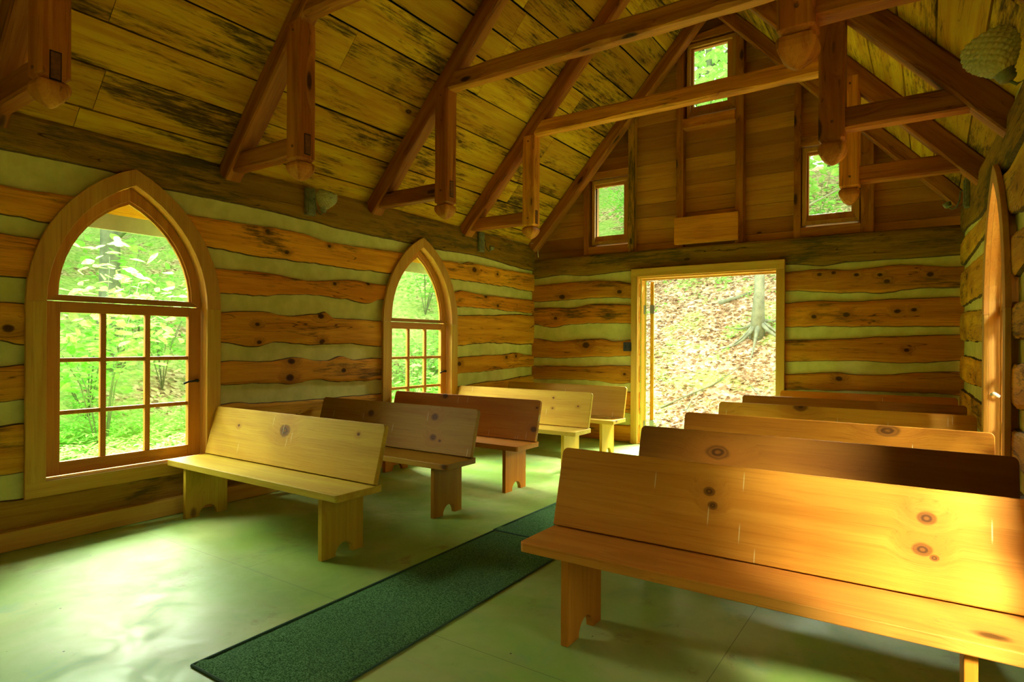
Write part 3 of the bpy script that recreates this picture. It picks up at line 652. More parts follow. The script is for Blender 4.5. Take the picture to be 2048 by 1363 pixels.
for i, ((a, b, z0, z1), (ga, gb, g0, g1)) in enumerate(zip(GW, GLS)):
    e = empty('window_%d' % (4 + i), ((a + b) / 2, 7.33, z0)); e['kind'] = 'structure'
    def rf(mb, A, B, y0, y1):
        (a0, a1, c0, c1), (b0, b1, e0, e1) = A, B
        for q in (((a0, c0), (b0, e0), (b0, e1), (a0, c1)), ((b1, e0), (a1, c0), (a1, c1), (b1, e1)), ((a0, c1), (b0, e1), (b1, e1), (a1, c1)), ((a0, c0), (a1, c0), (b1, e0), (b0, e0))):
            mb.poly(list(q), lambda s, zz, o: (s, o, zz), y0, y1)
    mid = (a + .04, b - .04, z0 + .045, z1 - .045)
    m = MB(); rf(m, (a, b, z0, z1), mid, 7.31, 7.44); fix_normals(m.build('frame', MAT['trimZ'], e, bevel=.003, color=(.8, .72, .7)))
    (A0, Z0), (A1, Z1) = gp(ga, g0, 7.355), gp(gb, g1, 7.355)
    m = MB(); rf(m, mid, (A0, A1, Z0, Z1), 7.345, 7.385); fix_normals(m.build('sash', MAT['sashZ'], e, bevel=.004))
    MB().box((A0, 7.363, Z0), (A1, 7.367, Z1)).build('pane', MAT['glass'], e)

# ------------------------------------------------------------------ roof boards
SEAMS = [-.72, -.3, .13, .42, .70, 1.015, 1.355, 1.665, 1.925, 2.21, 2.55, 2.85, 3.15, 3.42, 3.66]
nl = math.hypot(1, 1.1)
cr = MB()
for side in (-1, 1):
    for a, b in zip(SEAMS, SEAMS[1:]):
        ys = [Y0 - .4]
        while ys[-1] < 7.4: ys.append(ys[-1] + random.choice((1.49, 2.98, 4.4)))
        ys[-1] = 7.5
        for y0, y1 in zip(ys, ys[1:]):
            g = .004 + .006 * random.random()
            def pt(s, y, o):
                x = -4.56 + s / nl; z = 3.80 + 1.10 * (x + 3.5) + o * (1 / nl); x -= o * (1.1 / nl)
                if side > 0: x = -4.26 - x
                return (x, y, z)
            a1, b1 = a + g, b - g
            cr.hexa([pt(a1, y0, 0), pt(b1, y0, 0), pt(b1, y1 - .004, 0), pt(a1, y1 - .004, 0), pt(a1, y0, .025), pt(b1, y0, .025), pt(b1, y1 - .004, .025), pt(a1, y1 - .004, .025)], random.random())
ceil = fix_normals(cr.build('ceiling', MAT['roof'], kind='structure', attr=True))
ud = MB()
for side in (-1, 1):
    p = []
    for s in (-.62, 3.75):
        for y in (Y0 - .5, 7.55):
            for o in (.03, .07):
                x = -4.56 + s / nl; z = 3.80 + 1.10 * (x + 3.5) + o / nl; x -= o * 1.1 / nl
                if side > 0: x = -4.26 - x
                p.append((x, y, z))
    ud.hexa([p[0], p[4], p[6], p[2], p[1], p[5], p[7], p[3]])
fix_normals(ud.build('roof_underlay', MAT['black_gap'], ceil))
# eave drip edge seen through the arched windows
for sx in (-1, 1):
    xe = -4.56 - .62 / nl; ze = 3.80 + 1.10 * (xe + 3.5)
    if sx > 0: xe = -4.26 - xe
    MB().box((min(xe, xe + sx * .03), Y0 - .5, ze - .115), (max(xe, xe + sx * .03), 7.55, ze + .05)).build('eave_fascia', MAT['soffit'], ceil)

# ------------------------------------------------------------------ trusses
def beam_mesh(length, w, h, seed, ch=.012, wob=.010, step=.12, mirror=False):
    n = max(2, int(length / step)); mb = MB(); rg = []
    for i in range(n + 1):
        x = length * i / n
        c = [max(.003, ch + wob * (nz(x * 2.3, seed, k * 9.) + .5 * nz(x * 7, seed, k * 5.))) for k in range(4)]
        a, b = w / 2, h / 2
        pts = [(-a + c[0], -b), (a - c[1], -b), (a, -b + c[1]), (a, b - c[2]), (a - c[2], b), (-a + c[3], b), (-a, b - c[3]), (-a, -b + c[0])]
        rg.append([(x, p, q) for p, q in pts])
    mb.rings(rg); return mb
def put(mb, name, mat, parent, loc, rot, color=(1, 1, 1)):
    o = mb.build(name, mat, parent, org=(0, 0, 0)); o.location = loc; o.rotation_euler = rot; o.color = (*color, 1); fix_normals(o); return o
SL = math.atan(1.10)
def make_truss(y, seed, postL, postR, dark=(1, 1, 1), zb=2.37, left_only=False, tiecol=(1, 1, 1), postcol=(1, 1, 1)):
    t = empty('roof_truss', (ROOFC, y, 2.5)); T = .135; yc = T / 2
    D = .15
    for side in (-1, 1):
        x0 = -4.60 if side < 0 else -4.26 - xr(y) - .22; z0 = zroof(x0)
        ln = (ROOFC - x0 + .03) * nl
        mx = x0 + D / 2 * math.sin(SL) ; mz = z0 - D / 2 * math.cos(SL)
        if side < 0: put(beam_mesh(ln, T, D, seed + 1), 'rafter', MAT['cedarX'], t, (mx - ROOFC, yc, mz - 2.5), (0, -SL, 0), dark)
        else: put(beam_mesh(ln, T, D, seed + 2), 'rafter', MAT['cedarX'], t, (-(mx - ROOFC), yc, mz - 2.5), (0, -(math.pi - SL), 0), dark)
        px = postL if side < 0 else postR
        ztop = zroof(px) - D * nl + .06
        # hanging post with a carved gothic drop
        pm = MB(); rg = []
        hh = ztop - (zb + .152); n = 10
        for i in range(n + 1):
            z = ztop - hh * i / n; r = .072; c = max(.004, .012 + .009 * nz(z * 3, seed, side * 4.))
            rg.append([(-r + c, -r, z), (r - c, -r, z), (r, -r + c, z), (r, r - c, z), (r - c, r, z), (-r + c, r, z), (-r, r - c, z), (-r, -r + c, z)])
        for dz, r in ((.010, .060), (.018, .054)):
            c = .010; z = zb + .152 - dz
            rg.append([(-r + c, -r, z), (r - c, -r, z), (r, -r + c, z), (r, r - c, z), (r - c, r, z), (-r + c, r, z), (-r, r - c, z), (-r, -r + c, z)])
        pm.rings(rg)
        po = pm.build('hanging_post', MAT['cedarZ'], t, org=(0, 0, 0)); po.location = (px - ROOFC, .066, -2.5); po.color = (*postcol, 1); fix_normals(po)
        dm = MB(); rg = []
        for dz, r in ((.018, .052), (.032, .071), (.052, .076), (.075, .073), (.098, .063), (.120, .047), (.138, .028), (.148, .012), (.152, .003)):
            c = min(.012, r * .3); z = zb + .152 - dz
            rg.append([(-r + c, -r, z), (r - c, -r, z), (r, -r + c, z), (r, r - c, z), (r - c, r, z), (-r + c, r, z), (-r, r - c, z), (-r, -r + c, z)])
        dm.rings(rg); dp = dm.build('carved_drop', MAT['cedarZ'], po, org=(0, 0, 0)); dp.color = (1.25, 1.35, 1.3, 1); fix_normals(dp)
        # through tenon on the inner face
        s = -side
        MB().box((min(s * .070, s * .0735), -.026, 2.545), (max(s * .070, s * .0735), .026, 2.69)).build('mortise', MAT['mortise_outline'], po, org=(0, 0, 0))  # near-black outline round the tenon end
        MB().box((min(s * .070, s * .075), -.021, 2.552), (max(s * .070, s * .075), .021, 2.683)).build('tenon', MAT['tenon'], po, org=(0, 0, 0))
        for zp in (2.60, ztop - .06):
            MB().tube([(0.005, -.066, zp), (0.005, -.078, zp)], .009, 8).build('peg', MAT['tenon'], po, org=(0, 0, 0), smooth=False)
        # short hammer beam
        xw = XL - .03 if side < 0 else xr(y) + .03
        a, b = (xw, px - .07) if side < 0 else (px + .07, xw)
        put(beam_mesh(b - a, .105, .135, seed + 5 + side), 'hammer_beam', MAT['cedarX'], t, (a - ROOFC, .075, 2.617 - 2.5), (0, 0, 0), dark)
    a, b = postL + .07, postR - .07
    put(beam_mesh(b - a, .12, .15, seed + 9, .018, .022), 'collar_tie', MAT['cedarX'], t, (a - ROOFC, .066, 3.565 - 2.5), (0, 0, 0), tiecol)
    return t
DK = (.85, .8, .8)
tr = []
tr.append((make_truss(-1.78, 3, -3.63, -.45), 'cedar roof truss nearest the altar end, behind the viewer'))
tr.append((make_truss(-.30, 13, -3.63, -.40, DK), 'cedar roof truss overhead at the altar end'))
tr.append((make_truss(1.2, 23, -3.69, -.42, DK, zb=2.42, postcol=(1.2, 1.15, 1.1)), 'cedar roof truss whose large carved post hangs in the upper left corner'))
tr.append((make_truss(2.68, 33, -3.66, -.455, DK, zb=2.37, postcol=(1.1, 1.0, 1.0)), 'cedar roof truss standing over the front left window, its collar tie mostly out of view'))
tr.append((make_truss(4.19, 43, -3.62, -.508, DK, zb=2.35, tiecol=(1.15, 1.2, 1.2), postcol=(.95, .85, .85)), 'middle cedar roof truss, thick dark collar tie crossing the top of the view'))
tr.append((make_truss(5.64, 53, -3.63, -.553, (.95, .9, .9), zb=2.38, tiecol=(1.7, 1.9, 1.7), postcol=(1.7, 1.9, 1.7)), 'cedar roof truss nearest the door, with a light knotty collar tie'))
for t, l in tr: tag(t, l, 'roof truss', 'cedar hammer beam trusses')
# plain rafter pair against the gable
g = empty('gable_rafters', (ROOFC, 7.14, 2.5))
for side in (-1, 1):
    x0 = -4.60 if side < 0 else -4.56; z0 = zroof(x0); ln = (ROOFC - x0 + .03) * nl; D = .14
    mx = x0 + D / 2 * math.sin(SL); mz = z0 - D / 2 * math.cos(SL)
    if side < 0: put(beam_mesh(ln, .13, D, 71), 'rafter', MAT['cedarX'], g, (mx - ROOFC, .065, mz - 2.5), (0, -SL, 0), (.95, .9, .9))
    else: put(beam_mesh(ln, .13, D, 72), 'rafter', MAT['cedarX'], g, (-(mx - ROOFC), .065, mz - 2.5), (0, -(math.pi - SL), 0), (.95, .9, .9))
tag(g, 'plain pair of cedar rafters against the gable boards above the door', 'rafters')

# ------------------------------------------------------------------ benches
def rr_poly(x0, x1, z0, z1, r, n=5):    # rectangle, top corners rounded
    p = [(x0, z0), (x1, z0)]
    for i in range(n + 1): a = math.pi / 2 * i / n; p.append((x1 - r + r * math.cos(a), z1 - r + r * math.sin(a)))
    for i in range(n + 1): a = math.pi / 2 * (1 + i / n); p.append((x0 + r + r * math.cos(a), z1 - r + r * math.sin(a)))
    return p
def make_bench(X0, X1, F, legL, legR, tint, label, group, spots=None):
    bmat = MAT['benchX']
    if spots:
        xc = (X0 + X1) / 2
        bmat = wood('bench_pine_knotted', lin(.72, .42, .055), lin(.60, .31, .032), lin(.34, .12, .010), axis='X', knots=.15, rough=.5, bump=.12, tint=True, across=.7, spec=.15, drips=True, spots=[(x - xc, z, r) for x, z, r in spots])
    b = empty('church_bench', ((X0 + X1) / 2, F + .17, 0)); tag(b, label, 'bench', group)
    ZS = .402
    r = .018; pts = []
    x0, x1, y0, y1 = X0, X1, F, F + .345
    for cx, cy, a0 in ((x1 - r, y0 + r, -90), (x1 - r, y1 - r, 0), (x0 + r, y1 - r, 90), (x0 + r, y0 + r, 180)):
        for k in range(5): a = R(a0 + 90 * k / 4); pts.append((cx + r * math.cos(a), cy + r * math.sin(a)))
    m = MB(); m.poly(pts, lambda s, z, o: (s, z, o), ZS - .042, ZS)
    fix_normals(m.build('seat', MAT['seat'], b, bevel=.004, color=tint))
    lean = math.atan2(.095, .352); hb = math.hypot(.095, .352)
    def PBk(s, z, o): return (s, F + .275 + z * math.sin(lean) + o * math.cos(lean), ZS + .001 + z * math.cos(lean) - o * math.sin(lean) + .0)
    m = MB(); m.poly(rr_poly(X0 + .004, X1 - .004, .008, hb, .028), PBk, 0, .034)
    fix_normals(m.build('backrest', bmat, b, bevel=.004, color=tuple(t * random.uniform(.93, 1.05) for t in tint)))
    for lx in (legL, legR):
        y0, y1 = F + .028, F + .338; w_ = y1 - y0; rr = .066; cy = (y0 + y1) / 2 + .01
        pts = [(y0, 0)]
        for k in range(11): a = math.pi * (1 - k / 10); pts.append((cy + rr * math.cos(a), rr * 1.05 * math.sin(a) + .002 * (0 < k < 10)))
        pts += [(y1, 0), (y1, ZS - .0425), (y0, ZS - .0425)]
        m = MB(); m.poly(pts, lambda s, z, o: (o, s, z), lx - .017, lx + .017)
        fix_normals(m.build('leg', MAT['benchZ'], b, bevel=.003, color=tuple(t * .92 for t in tint)))
    return b
GL_, GR_ = 'benches in the row along the left windows', 'benches in the row along the right wall'
make_bench(-4.52, -2.70, 2.27, -4.33, -2.875, (.74, .88, .36), 'front bench of the left row, pale yellow-green, below the near arched window', GL_, [(-3.634, .646, .05), (-2.918, .68, .012), (-4.171, .637, .012)])
make_bench(-4.52, -2.77, 3.28, -4.32, -2.92, (.52, .44, .15), 'second bench of the left row, brown back board with dark knots', GL_, [(-3.883, .652, .034), (-3.179, .672, .032), (-3.163, .52, .030), (-3.09, .50, .012)])
make_bench(-4.52, -2.78, 4.18, -4.33, -2.93, (.78, .48, .18), 'third bench of the left row, plain orange-brown back board', GL_, [(-3.853, .735, .030), (-2.815, .508, .028), (-2.811, .689, .012)])
make_bench(-4.50, -2.79, 5.18, -4.33, -2.94, (.85, .92, .62), 'fourth bench of the left row, pale straw-coloured back board', GL_, [(-3.23, .681, .012), (-3.225, .576, .010), (-2.934, .613, .011)])
make_bench(-4.50, -2.86, 6.18, -4.33, -3.02, (.72, .68, .34), 'last bench of the left row, just left of the open doorway', GL_)
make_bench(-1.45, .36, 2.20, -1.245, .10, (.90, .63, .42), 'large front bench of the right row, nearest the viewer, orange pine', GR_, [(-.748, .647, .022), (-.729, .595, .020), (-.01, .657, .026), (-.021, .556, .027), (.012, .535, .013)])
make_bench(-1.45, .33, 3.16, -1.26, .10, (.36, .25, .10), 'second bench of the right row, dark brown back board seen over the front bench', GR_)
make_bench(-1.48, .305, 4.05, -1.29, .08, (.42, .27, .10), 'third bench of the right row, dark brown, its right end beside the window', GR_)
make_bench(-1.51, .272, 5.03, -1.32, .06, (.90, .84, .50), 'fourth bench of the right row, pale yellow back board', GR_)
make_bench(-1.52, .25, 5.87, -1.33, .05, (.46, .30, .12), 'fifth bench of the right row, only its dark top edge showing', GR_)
make_bench(-1.34, .215, 6.73, -1.16, .05, (.85, .52, .2), 'last bench of the right row, set against the back wall right of the doorway', GR_)

# ------------------------------------------------------------------ carpet runner
def runner(x0a, x1a, x0b, x1b, y0, y1, label, hem=True):
    n = 60; m = 12; v = []; f = []
    for i in range(n + 1):
        y = y0 + (y1 - y0) * i / n; t = i / n
        a = x0a + (x0b - x0a) * t + .003 * nz(y * 3, 1); b = x1a + (x1b - x1a) * t + .003 * nz(y * 3, 5)
        for j in range(m + 1):
            s = j / m; z = .008 + .0015 * nz(y * 2, s * 3, 2)
            if j in (0, m) or i in (0, n): z = .001
            if i == 1 and hem: z = .012
            v.append((a + (b - a) * s, y, z))
    for i in range(n):
        for j in range(m): k = i * (m + 1) + j; f.append((k, k + 1, k + m + 2, k + m + 1))
    c = Vector(((x0a + x1a) / 2, y0, 0))
    o = obj('carpet_runner', v, f, MAT['carpet'], org=c, smooth=True); tag(o, label, 'carpet', 'green aisle carpets')
    e = MB()
    for s, (a, b) in enumerate(((x0a, x0b), (x1a, x1b))):
        e.tube([(a + (b - a) * i / 30, y0 + (y1 - y0) * i / 30, .0055) for i in range(31)], .005, 6)
    e.tube([(x0a, y0, .0055), (x1a, y0 + .004, .0055)], .0055, 6)
    e.build('bound_edge', MAT['carpet_edge'], o, org=c)
    return o
MAT['carpet_edge'] = simple('carpet_binding', lin(.035, .09, .045), .9)
runner(-2.345, -1.755, -2.392, -1.80, 1.275, 3.325, 'long dark green carpet runner in the foreground of the aisle')
runner(-2.402, -1.80, -2.43, -1.84, 3.335, 6.9, 'second green carpet runner, beyond the seam towards the door')

# ------------------------------------------------------------------ sconces
def sconce(P, s, z, label, shade=True, arm_side=1):
    base = P(s, z, .0); e = empty('wall_sconce', base); tag(e, label, 'wall light', 'wall sconces on the plate beams')
    m = MB(); m.poly([(s - .05, z - .12), (s + .05, z - .12), (s + .05, z + .12), (s - .05, z + .12)], P, .0, .035)
    fix_normals(m.build('backplate', MAT['metal'], e, bevel=.006))
    m = MB(); m.poly([(s - .034, z - .104), (s + .034, z - .104), (s + .034, z + .104), (s - .034, z + .104)], P, .035, .042)
    fix_normals(m.build('raised_panel', MAT['metal'], e, bevel=.003))
    q = arm_side * .02
    pts = [P(s + q, z + .03, .042), P(s + q * 1.2, z + .02, .06), P(s + q * 1.5, z - .05, .065), P(s + q * 2, z - .10, .085), P(s + q * 2, z - .115, .115), P(s + q * 2, z - .095, .14)]
    MB().tube(pts, .006, 8).build('arm', MAT['metal'], e, smooth=True)
    c = Vector(P(s + q * 2, z - .09, .14)); out = (Vector(P(s, z, 1)) - Vector(P(s, z, 0))).normalized()
    axis = (Vector((0, 0, 1)) + out * .45).normalized()
    a = axis.cross(Vector((.3, .9, .1))).normalized(); b = axis.cross(a)
    def lathe(prof, k=40, pat=False):
        rg = []
        for i, (h, r) in enumerate(prof):
            ring = []
            for j in range(k):
                t = 2 * math.pi * j / k
                rr = r * (1 + (.17 * abs(math.sin(8 * t + h * 125) * math.sin(8 * t - h * 125)) if pat else 0))
                ring.append(c + axis * h + (a * math.cos(t) + b * math.sin(t)) * rr)
            rg.append(ring)
        return rg
    m = MB(); m.rings(lathe([(-.012, .012), (-.005, .024), (.004, .030), (.010, .027), (.017, .033), (.024, .030), (.030, .034), (.036, .030)], 20)); m.build('socket_cap', MAT['metal'], e, smooth=True)
    if shade:
        pr = [(.030, .030)] + [(.030 + .150 * t / 24, .030 + .045 * math.sin(min(1, t / 17) * math.pi / 2) - (.012 * ((t - 14) / 10) ** 2 if t > 14 else 0)) for t in range(1, 25)]
        pr = [(pr[i][0] + (pr[i + 1][0] - pr[i][0]) * q / 2, pr[i][1] + (pr[i + 1][1] - pr[i][1]) * q / 2) for i in range(24) for q in (0, 1)] + [pr[24]]
        pr = [(pr[0][0] + (q - pr[0][0]) * .98, w_ * 1.08) for q, w_ in pr for _ in (0,)]
        rg = lathe(pr, 128, True)
        rin = [[c + (p - c) * .94 + axis * .004 for p in ring] for ring in rg]
        m = MB(); m.rings(rg + rin[::-1], cap=False); m.build('glass_shade', MAT['cutglass'], e, smooth=True)
    return e
sconce(PL, 3.50, 2.48, 'wall sconce with patterned glass shade between the two left windows')
sconce(PL, 6.00, 2.47, 'broken wall sconce without shade, right of the far left window', shade=False)
sconce(PR, 2.93, 2.315, 'wall sconce with cut glass shade in the upper right corner', arm_side=-1)
sconce(PR, 6.30, 2.50, 'broken wall sconce without shade, on the right wall near the back corner', shade=False)
# outlet
m = empty('outlet', (-3.142, 7.21, 1.205)); tag(m, 'black outlet plate on the log left of the doorway', 'outlet')
MB().box((-3.20, 7.205, 1.150), (-3.085, 7.2195, 1.262)).build('cover_plate', MAT['plate'], m, bevel=.003)
for dx in (-.026, .026): MB().box((-3.142 + dx - .012, 7.2035, 1.185), (-3.142 + dx + .012, 7.206, 1.225)).build('socket', MAT['dark_metal'], m)
o = MB().tube([(-4.53, 7.12, 2.60), (-4.50, 7.15, 2.615), (-4.475, 7.19, 2.59), (-4.47, 7.205, 2.52), (-4.462, 7.208, 2.42)], .005, 8).build('loose_cable', MAT['wire'], smooth=True)
tag(o, 'thin pale cable hanging in the far left corner on top of the plate beam', 'cable')

# ------------------------------------------------------------------ woodland outside
def ground(x, y):
    h = -.22
    if y > 8.1: h += .62 * min(y - 8.1, 9) + .28 * max(0, y - 17.1)
    if x < -8.3: h += .42 * min(-8.3 - x, 9) + .15 * max(0, -17.3 - x)
    if x > 4: h += .25 * (x - 4)
    k = .22 * nz(x * .35, y * .35, 3) + .06 * nz(x * 1.7, y * 1.7, 8)
    near = max(0, min(1, max(-5.2 - x, x - 1.2, y - 7.8, -2.8 - y) / 1.2))
    return h + k * near
v = []; f = []
xs = [-34 + i * .42 for i in range(125)]; ys = [-9 + j * .42 for j in range(105)]
for x in xs:
    for y in ys: v.append((x, y, ground(x, y)))
for i in range(len(xs) - 1):
    for j in range(len(ys) - 1): k = i * len(ys) + j; f.append((k, k + len(ys), k + len(ys) + 1, k + 1))
tag(obj('wooded_ground', v, f, MAT['ground'], smooth=True), 'wooded hillside ground covered in brown leaves and moss', 'ground', kind='structure')

def leaf_quad(V, F_, c, size, aspect=.6, flat=.5, rng=random, fine=False):
    d = Vector((rng.gauss(0, 1), rng.gauss(0, 1), rng.gauss(0, flat))).normalized()
    n = Vector((rng.gauss(0, .6), rng.gauss(0, .6), 1)).normalized()
    s = d.cross(n)
    if s.length < 1e-3: return
    s.normalize(); s *= size * aspect * .5; d = d * size * .5
    k = len(V); c = Vector(c); sag = Vector((0, 0, -size * .12))
    if fine:
        V += [tuple(c + d * a + s * b + sag * max(0, a)) for a, b in ((-1, 0), (-.6, .75), (-.1, 1), (.45, .7), (.8, .25), (1.05, 0), (.8, -.25), (.45, -.7), (-.1, -1), (-.6, -.75))]
        F_.append(tuple(range(k, k + 10))); return
    V += [tuple(c - d), tuple(c + s - d * .1), tuple(c + d + sag), tuple(c - s - d * .1)]
    F_.append((k, k + 1, k + 2, k + 3))
def make_tree(x, y, hgt, rad, crown_r, crown_z0, nleaf, lsize, label, group, name='forest_tree', mat='leaf_far', lean=(0, 0), roots=False):
    zg = ground(x, y) - .08; e = empty(name, (x, y, zg)); tag(e, label, 'tree', group)
    rng = random.Random(int(x * 97 + y * 31))
    pts = []; rd = []
    for i in range(9):
        t = i / 8; pts.append((x + lean[0] * t + .05 * hgt * .3 * nz(x, t * 3), y + lean[1] * t, zg + hgt * t)); rd.append(rad * (1 - .7 * t) * (1.45 if i == 0 else 1))
    m = MB(); m.tube(pts, rd, 10)
    for k in range(6):
        t = .35 + .1 * k; i = int(t * 8); p = Vector(pts[i]); a = rng.uniform(0, 6.28); l = crown_r * rng.uniform(.6, 1)
        q = p + Vector((math.cos(a) * l, math.sin(a) * l, l * .5))
        m.tube([p, (p + q) / 2 + Vector((0, 0, .1)), q], [rad * .35, rad * .22, rad * .06], 6)
    if roots:
        for k in range(9):
            a = 6.28 * k / 9 + rng.uniform(-.2, .2); l = rng.uniform(.35, .75); pp = []
            for i in range(6):
                t = i / 5; xx = x + math.cos(a + .3 * t * (k % 3 - 1)) * (rad * .7 + l * t); yy = y + math.sin(a + .3 * t * (k % 3 - 1)) * (rad * .7 + l * t)
                pp.append((xx, yy, ground(xx, yy) + .20 * (1 - t) ** 2 + .015))
            m.tube(pp, [rad * .45, rad * .33, rad * .24, rad * .17, rad * .12, rad * .05], 7)
    m.build('trunk', MAT['bark'], e, smooth=True)
    V = []; F_ = []
    clumps = [(rng.gauss(0, .5), rng.gauss(0, .5), rng.uniform(0, 1)) for _ in range(26)]
    for k in range(nleaf):
        cx, cy, cz = rng.choice(clumps)
        px = x + lean[0] * .7 + cx * crown_r + rng.gauss(0, .16) * crown_r; py = y + lean[1] * .7 + cy * crown_r + rng.gauss(0, .16) * crown_r
        pz = zg + crown_z0 + cz * (hgt * 1.05 - crown_z0) + rng.gauss(0, .10) * crown_r
        leaf_quad(V, F_, (px, py, pz), lsize * rng.uniform(.6, 1.25), .65, .4, rng)
    obj('foliage', V, F_, MAT[mat], e, (x, y, zg))
    return e
make_tree(-2.36, 10.75, 6.5, .088, 1.6, 3.4, 1500, .13, 'slim grey tree with spreading roots on the slope outside the doorway', None, 'tree', roots=True)
make_tree(-10.6, 4.45, 8, .17, 2.2, 3.2, 2600, .16, 'thick grey-trunked tree seen through the near arched window', None, 'tree')
rg_ = random.Random(11)
spots = []
for k in range(400):
    if len(spots) >= 44: break
    a = rg_.uniform(-.15, 1.0)
    x = rg_.uniform(-22, 4); y = rg_.uniform(-3, 26)
    if not ((y > 13.0 and x > -14) or (x < -11.5)): continue
    if any((x - p) ** 2 + (y - q) ** 2 < 2.6 ** 2 for p, q in spots): continue
    spots.append((x, y))
for x, y in spots:
    make_tree(x, y, rg_.uniform(7, 11), rg_.uniform(.09, .2), rg_.uniform(1.8, 2.8), rg_.uniform(.8, 2.4), 2300, .24, 'leafy background tree on the hillside beyond the chapel', 'background trees on the hillside')
# shrubs with larger leaves near the windows
def shrub(x, y, h, r, n, ls, label, group, mat='leaf_shrub', z0=.3, name='woodland_shrub'):
    zg = ground(x, y) - .03; e = empty(name, (x, y, zg)); tag(e, label, 'shrub', group); rng = random.Random(int(x * 51 + y * 77))
    m = MB(); V = []; F_ = []
    for k in range(7):
        a = rng.uniform(0, 6.28); l = r * rng.uniform(.3, 1); hh = h * rng.uniform(.6, 1)
        p = [Vector((x, y, zg)), Vector((x + math.cos(a) * l * .3, y + math.sin(a) * l * .3, zg + hh * .5)), Vector((x + math.cos(a) * l, y + math.sin(a) * l, zg + hh))]
        m.tube(p, [.010, .007, .003], 5)
        for j in range(n // 7):
            t = rng.uniform(z0, 1.05); q = p[0].lerp(p[1], min(1, t * 2)) if t < .5 else p[1].lerp(p[2], (t - .5) * 2)
            leaf_quad(V, F_, q + Vector((rng.gauss(0, .22), rng.gauss(0, .22), rng.gauss(0, .08))) * r, ls * rng.uniform(.6, 1.2), .62, .25, rng, mat == 'leaf_near')
    m.build('stems', MAT['bark'], e, smooth=True); obj('leaves', V, F_, MAT[mat], e, (x, y, zg)); return e
shrub(-8.15, 3.35, 3.0, 1.15, 620, .15, 'maple sapling with broad pale leaves outside the near arched window', None, 'leaf_near', .55, 'maple_sapling')
shrub(-7.9, 4.75, 2.3, .55, 150, .15, 'small sapling with broad leaves at the right side of the near arched window', None, 'leaf_near', .7, 'maple_sapling')
k = 0
for x, y in [(-8.6, 2.2), (-9.2, 3.6), (-9.9, 4.9), (-8.9, 5.9), (-10.4, 6.6), (-9.4, 8.2), (-8.1, 9.2), (-11.4, 3.2), (-11.8, 5.4), (-12.4, 7.4), (-11.2, 9.2), (-9.6, 10.6), (-7.6, 8.0), (-13.2, 2.4), (-13.6, 9.2)]:
    shrub(x, y, rg_.uniform(1.0, 2.1), rg_.uniform(.7, 1.2), 420, .13, 'leafy shrub on the slope beyond the left windows', 'shrubs beyond the left windows')
for x, y in [(-1.9, 14.0), (-4.4, 13.4), (.2, 14.6), (-6.2, 14.8), (-3.2, 15.6), (-.8, 16.2)]:
    shrub(x, y, rg_.uniform(1.2, 2.0), rg_.uniform(.8, 1.3), 420, .13, 'leafy shrub high on the slope above the doorway', 'shrubs above the doorway')
# ferns on the flat ground beyond the left windows
rng = random.Random(5); V = []; F_ = []
for k in range(900):
    x = -5.6 - 3.4 * rng.random() ** .9; y = rng.uniform(.2, 11)
    z = ground(x, y); h = rng.uniform(.25, .5)
    for j in range(6):
        a = rng.uniform(0, 6.28); l = rng.uniform(.25, .48)
        d_ = Vector((math.cos(a), math.sin(a), 0)); s_ = Vector((-math.sin(a), math.cos(a), 0))
        prev = None
        for i in range(8):
            t = i / 7; c = Vector((x, y, z)) + d_ * l * t + Vector((0, 0, h * math.sin(t * 2.3) / .95))
            if i and i < 7:
                wd = .085 * math.sin(math.pi * min(1, t + .12)) + .01
                for sg in (-1, 1):
                    kk = len(V); tip = c + s_ * sg * wd + d_ * .03 - Vector((0, 0, .02))
                    V += [tuple(c - d_ * .014), tuple(tip), tuple(c + d_ * .022)]; F_.append((kk, kk + 1, kk + 2))
tag(obj('fern_bed', V, F_, MAT['fern']), 'bright green bed of ferns outside the left windows', 'ferns', kind='stuff')
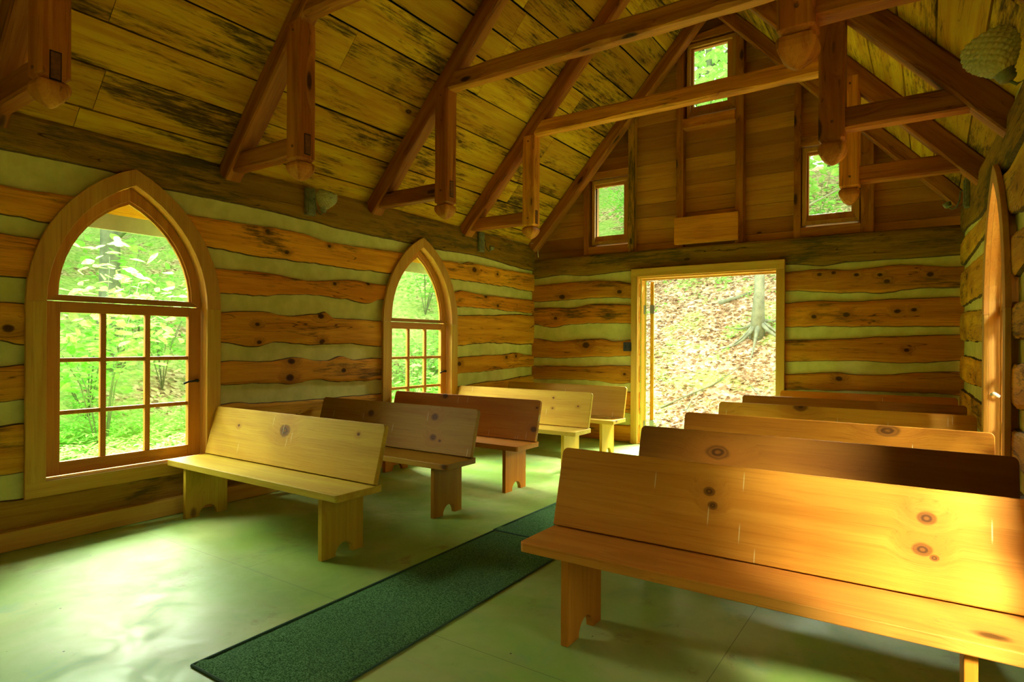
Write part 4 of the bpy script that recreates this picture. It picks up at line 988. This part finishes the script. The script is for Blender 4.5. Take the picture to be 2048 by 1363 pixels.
# fallen leaves on the slope beyond the door
V = []; F_ = []
for k in range(15000):
    x = rng.uniform(-5.6, .6); y = 7.9 + 5.2 * rng.random()
    if nz(x * .8, y * .8, 4) > .18 and rng.random() < .75: continue
    leaf_quad(V, F_, (x, y, ground(x, y) + rng.uniform(.0, .03)), rng.uniform(.05, .10), .6, .2, rng)
tag(obj('leaf_litter', V, F_, MAT['litter_leaf']), 'dry brown fallen leaves covering the slope outside the doorway', 'fallen leaves', kind='stuff')
V = []; F_ = []
for k in range(260):
    x = rng.uniform(-5.6, .6); y = 8.0 + 5.4 * rng.random() ** .8
    if nz(x * .7, y * .7, 14) < -.02 and y < 11.6: continue
    c = Vector((x, y, ground(x, y)))
    for j in range(9): leaf_quad(V, F_, c + Vector((rng.gauss(0, .07), rng.gauss(0, .07), rng.uniform(.02, .13))), rng.uniform(.05, .10), .6, .3, rng)
tag(obj('seedlings', V, F_, MAT['leaf_shrub']), 'small green seedlings sprouting through the leaves outside the doorway', 'seedlings', kind='stuff')
def branch(pts, rad, label):
    pp = [(x, y, ground(x, y) + z) for x, y, z in pts]
    n = len(pp); o = MB().tube([Vector(p) - Vector(pp[0]) for p in pp], [rad * (1 - .7 * i / (n - 1)) for i in range(n)], 7).build('fallen_branch', MAT['bark'], smooth=True)
    o.location = pp[0]; tag(o, label, 'branch'); return o
branch([(-3.35, 8.9, .02), (-3.05, 9.15, .04), (-2.75, 9.5, .03), (-2.45, 9.9, .04)], .016, 'thin fallen branch slanting up the middle of the leafy slope')
branch([(-1.25, 8.75, .03), (-1.6, 8.95, .05), (-1.95, 9.2, .05), (-2.2, 9.5, .03)], .020, 'pale fallen branch low on the right of the slope outside the doorway')
branch([(-3.25, 11.6, .03), (-2.95, 11.75, .05), (-2.75, 11.9, .05)], .045, 'short thick log fragment high on the slope outside the doorway')
branch([(-2.95, 8.75, .10), (-2.93, 8.82, .06), (-2.9, 8.9, .1), (-2.86, 9.0, .2)], .014, 'short pale upright twig at the lower left of the slope')
